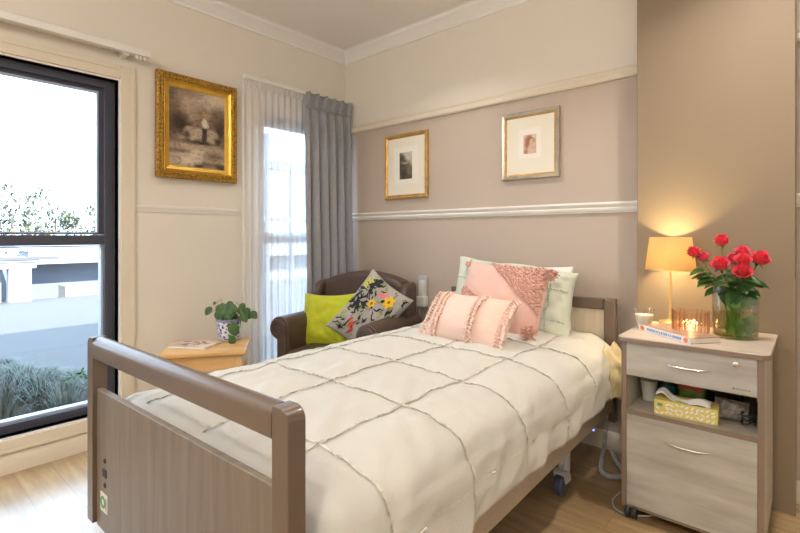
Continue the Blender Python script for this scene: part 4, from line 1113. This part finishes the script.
for k, (x, z, dy, sc, lab, mn, (tx, ty)) in enumerate(roses):
    y = VY + dy
    ro = thing('rose', lab, 'rose', (x, y, z), 0, 'roses in the glass vase')
    d = Vector((tx, ty, 1.0 if abs(ty) < .6 else .75)).normalized()
    q = d.to_track_quat('Z', 'Y').to_matrix().to_4x4()
    bm_ = rose_mesh(k * 3 + 1, 1.0 if k not in (0, 5) else .75)
    bmesh.ops.transform(bm_.bm, matrix=q @ Matrix.Rotation(k * 1.1, 4, 'Z') @ Matrix.Diagonal((sc * 1.0, sc * 1.0, sc * 1.45, 1)), verts=bm_.bm.verts)
    obj('bloom', bm_, M[mn], ro, ang=60)
    g = MB()
    for j in range(5):
        a = 2 * PI * j / 5; b_ = q @ Vector((0, 0, -sc * .25)); dd = q.to_3x3() @ Vector((math.cos(a), math.sin(a), .1))
        leaf(g, b_, dd, q.to_3x3() @ Vector((0, 0, 1)), sc * .75, sc * .28, .4)
    obj('sepals', g, M['rose_leaf'], ro, ang=60)
    # stem leading down into the vase
    tgt = Vector((VX + (x - VX) * .15 + .01 * math.sin(k * 2), VY + .02 * math.sin(k * 3) * 1.0, TZ + .02)) - Vector((x, y, z))
    rim = Vector((VX + (x - VX) * .35, VY + dy * .4, TZ + .20)) - Vector((x, y, z))
    s0 = q @ Vector((0, 0, -sc * .2)); s1 = s0 + (q.to_3x3() @ Vector((0, 0, -1))) * .02 + Vector((0, 0, -.015))
    obj('stem', MB().tube([s0, s1, (s1 + rim) / 2 + Vector((0, 0, .005)), rim, (rim + tgt) / 2, tgt], .0024, 6), M['stem'], ro)
    g = MB(); rg = random.Random(k + 40)
    mid = (s1 + rim) / 2
    for j in range(5):
        f = .3 + .22 * j; b_ = s1.lerp(rim, min(1, f))
        ang = rg.uniform(0, 2 * PI); out_ = Vector((math.cos(ang) + (.9 if x > VX + .02 else -.9 if x < VX - .05 else 0), -abs(math.sin(ang)) * .9, rg.uniform(-.5, .15)))
        leaf(g, b_, out_, (0, -.35, 1), rg.uniform(.065, .095), rg.uniform(.046, .062), .25)
    obj('rose_leaves', g, M['rose_leaf'], ro, ang=60)

# ------------------------------------------------------------------ wall handset, cords
hs = thing('nurse_call_handset', 'grey nurse call handset hung on the taupe wall between armchair and bed', 'handset', (.868, -.002, .775))
obj('wall_plate', MB().prism(rrect(-.038, .038, -.03, .120, .008), -.020, -.001, 'xz'), M['grey_plastic'], hs, bevel=.003)
obj('receiver', MB().prism(rrect(-.018, .026, -.06, .085, .010), -.046, -.0165, 'xz'), M['white_plastic'], hs, bevel=.006, seg=3)
obj('call_button', MB().lathe([(.008, 0), (.008, .003), (0, .004)], 16, mtx=Matrix.Translation((.003, -.0405, .03)) @ Matrix.Rotation(PI / 2, 4, 'X')), mat('pale red button', (.55, .2, .18), .4), hs)
obj('cradle', MB().box(-.042, .040, -.052, -.0005, -.105, -.0305), M['white_plastic'], hs, bevel=.006)
obj('cord', MB().tube([(0, -.03, -.07), (-.012, -.04, -.14), (.01, -.05, -.22), (.03, -.05, -.34), (.03, -.03, -.60)], .003, 8), M['white_plastic'], hs)
cc = thing('coiled_cord', 'white coiled bed cord looping on the floor under the bed head', 'cord', (0, 0, 0))
base = [(2.235, -.22, .27), (2.228, -.215, .16), (2.222, -.235, .06), (2.235, -.30, .018), (2.275, -.345, .016), (2.325, -.325, .016), (2.335, -.265, .016), (2.305, -.215, .016), (2.26, -.15, .02), (2.22, -.08, .03)]
def spl(P, n_):
    out = []
    for i in range(n_):
        x = i / (n_ - 1) * (len(P) - 1); k = min(int(x), len(P) - 2); f = x - k
        g = lambda j: Vector(P[min(max(j, 0), len(P) - 1)])
        a, b, c, d = g(k - 1), g(k), g(k + 1), g(k + 2)
        out.append(.5 * ((2 * b) + (c - a) * f + (2 * a - 5 * b + 4 * c - d) * f * f + (3 * b - a - 3 * c + d) * f ** 3))
    return out
path = spl(base, 900); hp = []
for i, p in enumerate(path):
    t = (path[min(i + 1, 899)] - path[max(i - 1, 0)]).normalized(); a = t.cross(Vector((0, 0, 1)))
    a = a.normalized() if a.length > .05 else Vector((1, 0, 0)); b = t.cross(a); k = i * .55
    hp.append(p + (a * math.cos(k) + b * math.sin(k)) * .0085)
obj('cord_coil', MB().tube(hp, .0034, 5), M['grey_plastic'], cc)
pw = tag(obj('power_cord', MB().tube(spl([(2.412, -.10, .34), (2.408, -.20, .16), (2.398, -.30, .02), (2.372, -.42, .006), (2.362, -.53, .005), (2.40, -.60, .005), (2.47, -.60, .006), (2.55, -.52, .006)], 60), .0032, 8), M['grey_plastic']), 'thin grey power cord curving on the floor beside the bedside cabinet', 'cord')

# hanging tie at the left of the footboard
obj('fabric_tie', MB().grid(lambda u, v: (-1.075 - .028 * u - .03 * v + .008 * math.sin(7 * v), -2.085 - .035 * min(1, v * 2) + .02 * u + .006 * math.sin(u * 5 + v * 4), .585 - .175 * v), 8, 24), M['sham'], qt, solid=.002, ang=180)

# ------------------------------------------------------------------ ceiling downlights and added fill lights
lights = [(2.93, -.72), (1.25, -.80), (1.25, -3.2), (2.93, -3.2)]
plc = ['above the bedside cabinet', 'above the armchair', 'above the window end of the room', 'above the photographer']
for (x, y), pp in zip(lights, plc):
    d = thing('downlight', 'round recessed ceiling downlight ' + pp, 'light', (x, y, ZC), 0, 'ceiling downlights')
    obj('bezel', MB().lathe([(.045, -.001), (.058, -.001), (.056, -.008), (.047, -.008), (.045, -.001)], 32, cap=False), M['trim_white'], d)
    obj('diffuser', MB().lathe([(0, -.004), (.045, -.004)], 32, cap=False), M['down'], d)
FILL = [(1.5, -3.75), (3.4, -3.75)]  # unseen bowls added as soft fill from behind the camera
FILLM = mat('fill light glow', (1, .93, .82), .4, emit=(1, .88, .72), estr=4)
for (x, y), pp in zip(FILL, ('nearer the window wall', 'farther from the window wall')):
  pn = thing('ceiling_light', 'added fill light shaped as an opal bowl behind the camera, ' + pp, 'light', (x, y, ZC), 0, 'added fill lights')
  obj('fill_bowl', MB().lathe([(.20, -.002), (.20, -.03), (.17, -.06), (.10, -.078), (0, -.083)], 40), FILLM, pn)

# ------------------------------------------------------------------ outdoors
struct('ground', MB().prism([(-.14, -.16), (-8, -.16), (-13, -.55), (-22, -1.75), (-60, -2.2), (-60, -3), (-.14, -3)], -30, 45, 'xz'), M['concrete'], label='pale concrete driveway')
struct('garden_bed', MB().prism([(-.14, -8), (-3.45, -8), (-3.45, -1.77), (-2.9, -1.62), (-2.15, -1.30), (-.14, -.62)], -.17, -.13, 'xy'), M['soil'], label='planted garden bed below the window')
def clump(name, lab, loc, n_, hgt, spr, m, seed, wid=.010, group=None, cat='plant'):
    rg = random.Random(seed); b = MB()
    for _ in range(n_):
        a = rg.uniform(0, 2 * PI); h = hgt * rg.uniform(.6, 1.1); s = spr * rg.uniform(.4, 1.1); r0 = rg.uniform(0, .05)
        d = Vector((math.cos(a), math.sin(a), 0)); sd = Vector((-d.y, d.x, 0)) * wid * rg.uniform(.6, 1.2); prev = None
        for i in range(6):
            f = i / 5; c = d * (r0 + s * f ** 1.4) + Vector((0, 0, h * math.sin(f * PI * .62)))
            wv = sd * (1 - f) + sd * .05
            cur = (b.bm.verts.new(c - wv / 2), b.bm.verts.new(c + wv / 2))
            if prev: b.bm.faces.new((prev[0], prev[1], cur[1], cur[0]))
            prev = cur
    o = obj(name, b, m, loc=loc, ang=180); return tag(o, lab, cat, group)
rg = random.Random(2); gi = 0
for i in range(8):
    for j in range(6):
        x = -.60 - i * .36 + rg.uniform(-.06, .06); y = -3.3 + j * .36 + rg.uniform(-.08, .08)
        if y > -1.75 + .45 * (x + 3.4) * .75 or x < -3.25: continue
        ax, ay, bx_, by_ = -3.48, -1.765, -2.15, -1.338
        dx, dy = x - 3.045, y + 2.762; ex, ey = bx_ - ax, by_ - ay
        den = dx * ey - dy * ex
        k_ = ((ax - 3.045) * ey - (ay + 2.762) * ex) / den
        if k_ < 1.02: continue
        hh = ((1.19 - 1.29 / k_) + .13) * .84
        clump('strappy_plant', 'blue green strappy garden plant outside the large window', (x, y, -.13), 120, max(.08, hh + rg.uniform(-.03, .0)), .18, M['grass_blade'], 100 + gi, .012, 'strappy plants in the garden bed'); gi += 1
def shrub(loc, r, n_, seed):
    rg = random.Random(seed); b = MB()
    for _ in range(n_):
        th = rg.uniform(0, 2 * PI); ph = math.acos(rg.uniform(0, 1)); q = r * rg.uniform(.4, 1)
        p = Vector((q * math.sin(ph) * math.cos(th), q * math.sin(ph) * math.sin(th), q * .8 * math.cos(ph)))
        leaf(b, p, (rg.uniform(-1, 1), rg.uniform(-1, 1), rg.uniform(-.3, 1)), (0, 0, 1), .05, .03, .2)
    return b
for k, (x, y) in enumerate([(-1.0, -1.22), (-1.45, -1.34), (-1.85, -1.46), (-.62, -1.1)]):
    tag(obj('leafy_shrub', shrub(None, (.24, .19, .13, .24)[k], 200, k + 7), M['shrub_leaf'], loc=(x, y, -.12), ang=60), 'small leafy green shrub by the right end of the garden bed', 'shrub', 'shrubs at the end of the garden bed')
# building across the drive
b1 = thing('garage_building', 'long white building with eave shade coloured blue grey on its wall across the driveway', 'building', (-17.5, 0, -1.0))
obj('wall', MB().box(-6, 0, -1.7, 22, -1, 1.35), M['ext_blue'], b1)  # shade under the eaves put into the wall colour
obj('low_wall', MB().box(.0, .9, 2.0, 22, -1, .42), M['ext_white'], b1)
obj('fascia', MB().box(.002, 1.3, .9, 22, 1.25, 1.68), M['ext_white'], b1)
obj('roof', MB().prism([(1.32, 1.685), (-3, 2.15), (-6.2, 1.685)], .8, 22.2, 'xz'), M['ext_roof'], b1)
obj('downpipe', MB().box(.905, .96, 3.4, 3.48, -1, .9), M['ext_dark'], b1)
b2 = thing('white_garage', 'white flat roofed garage at the left across the driveway', 'building', (-12.6, -4.6, -.75))
obj('wall', MB().box(-4, 0, -6.6, 4.25, -1, 1.08), M['ext_white'], b2)
obj('roof', MB().box(-4.1, .7, -6.8, 4.9, 1.28, 1.36).box(-4, .65, -6.7, 4.85, 1.12, 1.28), M['ext_roof'], b2)
obj('gutter', MB().box(.66, .74, -6.8, 5.3, 1.33, 1.41), M['ext_dark'], b2)
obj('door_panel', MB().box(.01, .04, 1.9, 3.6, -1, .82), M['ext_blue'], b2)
obj('column', MB().box(.35, .65, 4.3, 4.75, -1, 1.11), M['ext_white'], b2)
# veranda outside the narrow window
vr = thing('veranda', 'veranda posts and beams outside the narrow window', 'veranda', (-3.2, 2.2, -.16))
for y in (-.9, .0, .9): obj('post', MB().box(-.04, .04, y - .04, y + .04, 0, 2.9), M['ext_blue'], vr)
obj('beam', MB().box(-.05, .05, -1.1, 1.3, 2.36, 2.50), M['ext_blue'], vr)
obj('beam', MB().box(-.05, .05, -1.1, 1.3, 1.56, 1.64), M['ext_blue'], vr)
obj('post', MB().box(-.03, .03, -.47, -.42, 0, 2.36), M['ext_blue'], vr)
def tree(loc, h, r, seed, lab, n_=900, ls=.28):
    t = thing('tree', lab, 'tree', loc, 0, 'trees beyond the building')
    obj('trunk', MB().tube([(0, 0, 0), (.1, .05, h * .4), (0, 0, h * .8)], [.16, .12, .06], 8), M['bark'], t)
    rg = random.Random(seed); b = MB(); cl = [(rg.uniform(-r, r), rg.uniform(-r, r), h * rg.uniform(.5, 1), rg.uniform(.35, .6) * r) for _ in range(9)]
    for _ in range(n_):
        cx, cy, cz, q = rg.choice(cl); v = Vector((rg.gauss(0, 1), rg.gauss(0, 1), rg.gauss(0, .8))).normalized() * q * rg.uniform(.5, 1)
        leaf(b, Vector((cx, cy, cz)) + v, (rg.uniform(-1, 1), rg.uniform(-1, 1), rg.uniform(-1, .4)), (0, 0, 1), ls, ls * .5, .2)
    obj('crown', b, M['tree_leaf'], t, ang=60)
tl = ['spreading grey green tree left above the far garage roof', 'lower bushy tree beyond the far roofs', 'round bushy tree behind the long white building', 'slim tree near the right edge of the large window']
for k, (x, y, h, r) in enumerate([(-27, 2.3, 5.4, 1.7), (-31.5, 5.0, 5.0, 1.4), (-27.5, 6.6, 4.6, 1.2), (-33, 10.6, 5.6, 1.0)]):
    tree((x, y, -1.9), h, r, k + 60, tl[k])

# ------------------------------------------------------------------ light
def area(name, loc, size, power, col, rot=(0, 0, 0), shape='DISK', spread=PI):
    d = bpy.data.lights.new(name, 'AREA'); d.shape = shape; d.size = size; d.energy = power; d.color = col; d.spread = spread
    o = bpy.data.objects.new(name, d); C.objects.link(o); o.location = loc; o.rotation_euler = rot; return o
WARM = (1, .935, .86)
for (x, y), pw_ in zip(lights, (13, 7, 6, 6)):
    area('downlight_lamp', (x, y, ZC - .012), .085, pw_, WARM, spread=R(120))
for x, y in FILL:  # point lamps of the added fill, hung just under the bowls
    d = bpy.data.lights.new('ceiling_lamp', 'POINT'); d.energy = 38; d.color = WARM; d.shadow_soft_size = .10
    o = bpy.data.objects.new('ceiling_lamp', d); C.objects.link(o); o.location = (x, y, ZC - .22)
d = bpy.data.lights.new('lamp_bulb', 'POINT'); d.energy = 58; d.color = (1, .74, .37); d.shadow_soft_size = .022
o = bpy.data.objects.new('lamp_bulb', d); C.objects.link(o); o.location = (2.531, -.235, TZ + .352)
# the emissive bulb mesh must not block its own lamp: the point light's radius is larger than the bulb neck
d = bpy.data.lights.new('candle_light', 'POINT'); d.energy = .12; d.color = (1, .5, .2); d.shadow_soft_size = .006
o = bpy.data.objects.new('candle_light', d); C.objects.link(o); o.location = (2.648, -.435, TZ + .058)
d = bpy.data.lights.new('sun', 'SUN'); d.energy = 20; d.color = (1, .96, .9); d.angle = R(.6)
o = bpy.data.objects.new('sun', d); C.objects.link(o); o.rotation_euler = Vector((-.86, .12, -.50)).to_track_quat('-Z', 'Y').to_euler()
wd = bpy.data.worlds.new('World'); SC.world = wd; wd.use_nodes = True
nt = wd.node_tree; nt.nodes.clear()
ow = nt.nodes.new('ShaderNodeOutputWorld'); bg = nt.nodes.new('ShaderNodeBackground')
bg.inputs[0].default_value = (.56, .77, 1, 1); bg.inputs[1].default_value = 6.2
nt.links.new(bg.outputs[0], ow.inputs[0])

# ------------------------------------------------------------------ camera
f_px, phi, v0 = 474.414, .718728, 235.766
cd = bpy.data.cameras.new('camera'); cam = bpy.data.objects.new('camera', cd); C.objects.link(cam)
cam.location = (3.0453, -2.7616, 1.19); cam.rotation_euler = (PI / 2, 0, phi)
cd.sensor_fit = 'HORIZONTAL'; cd.sensor_width = 36; cd.lens = f_px / 800 * 36
cd.shift_x = 0; cd.shift_y = (v0 - 266.5) / 800
cd.clip_start = .05; cd.clip_end = 200
SC.camera = cam
vs_ = SC.view_settings
vs_.view_transform = 'Standard'; vs_.look = 'None'; vs_.exposure = 0; vs_.gamma = 1; vs_.use_curve_mapping = False
SC.cycles.max_bounces = 10; SC.cycles.transparent_max_bounces = 16
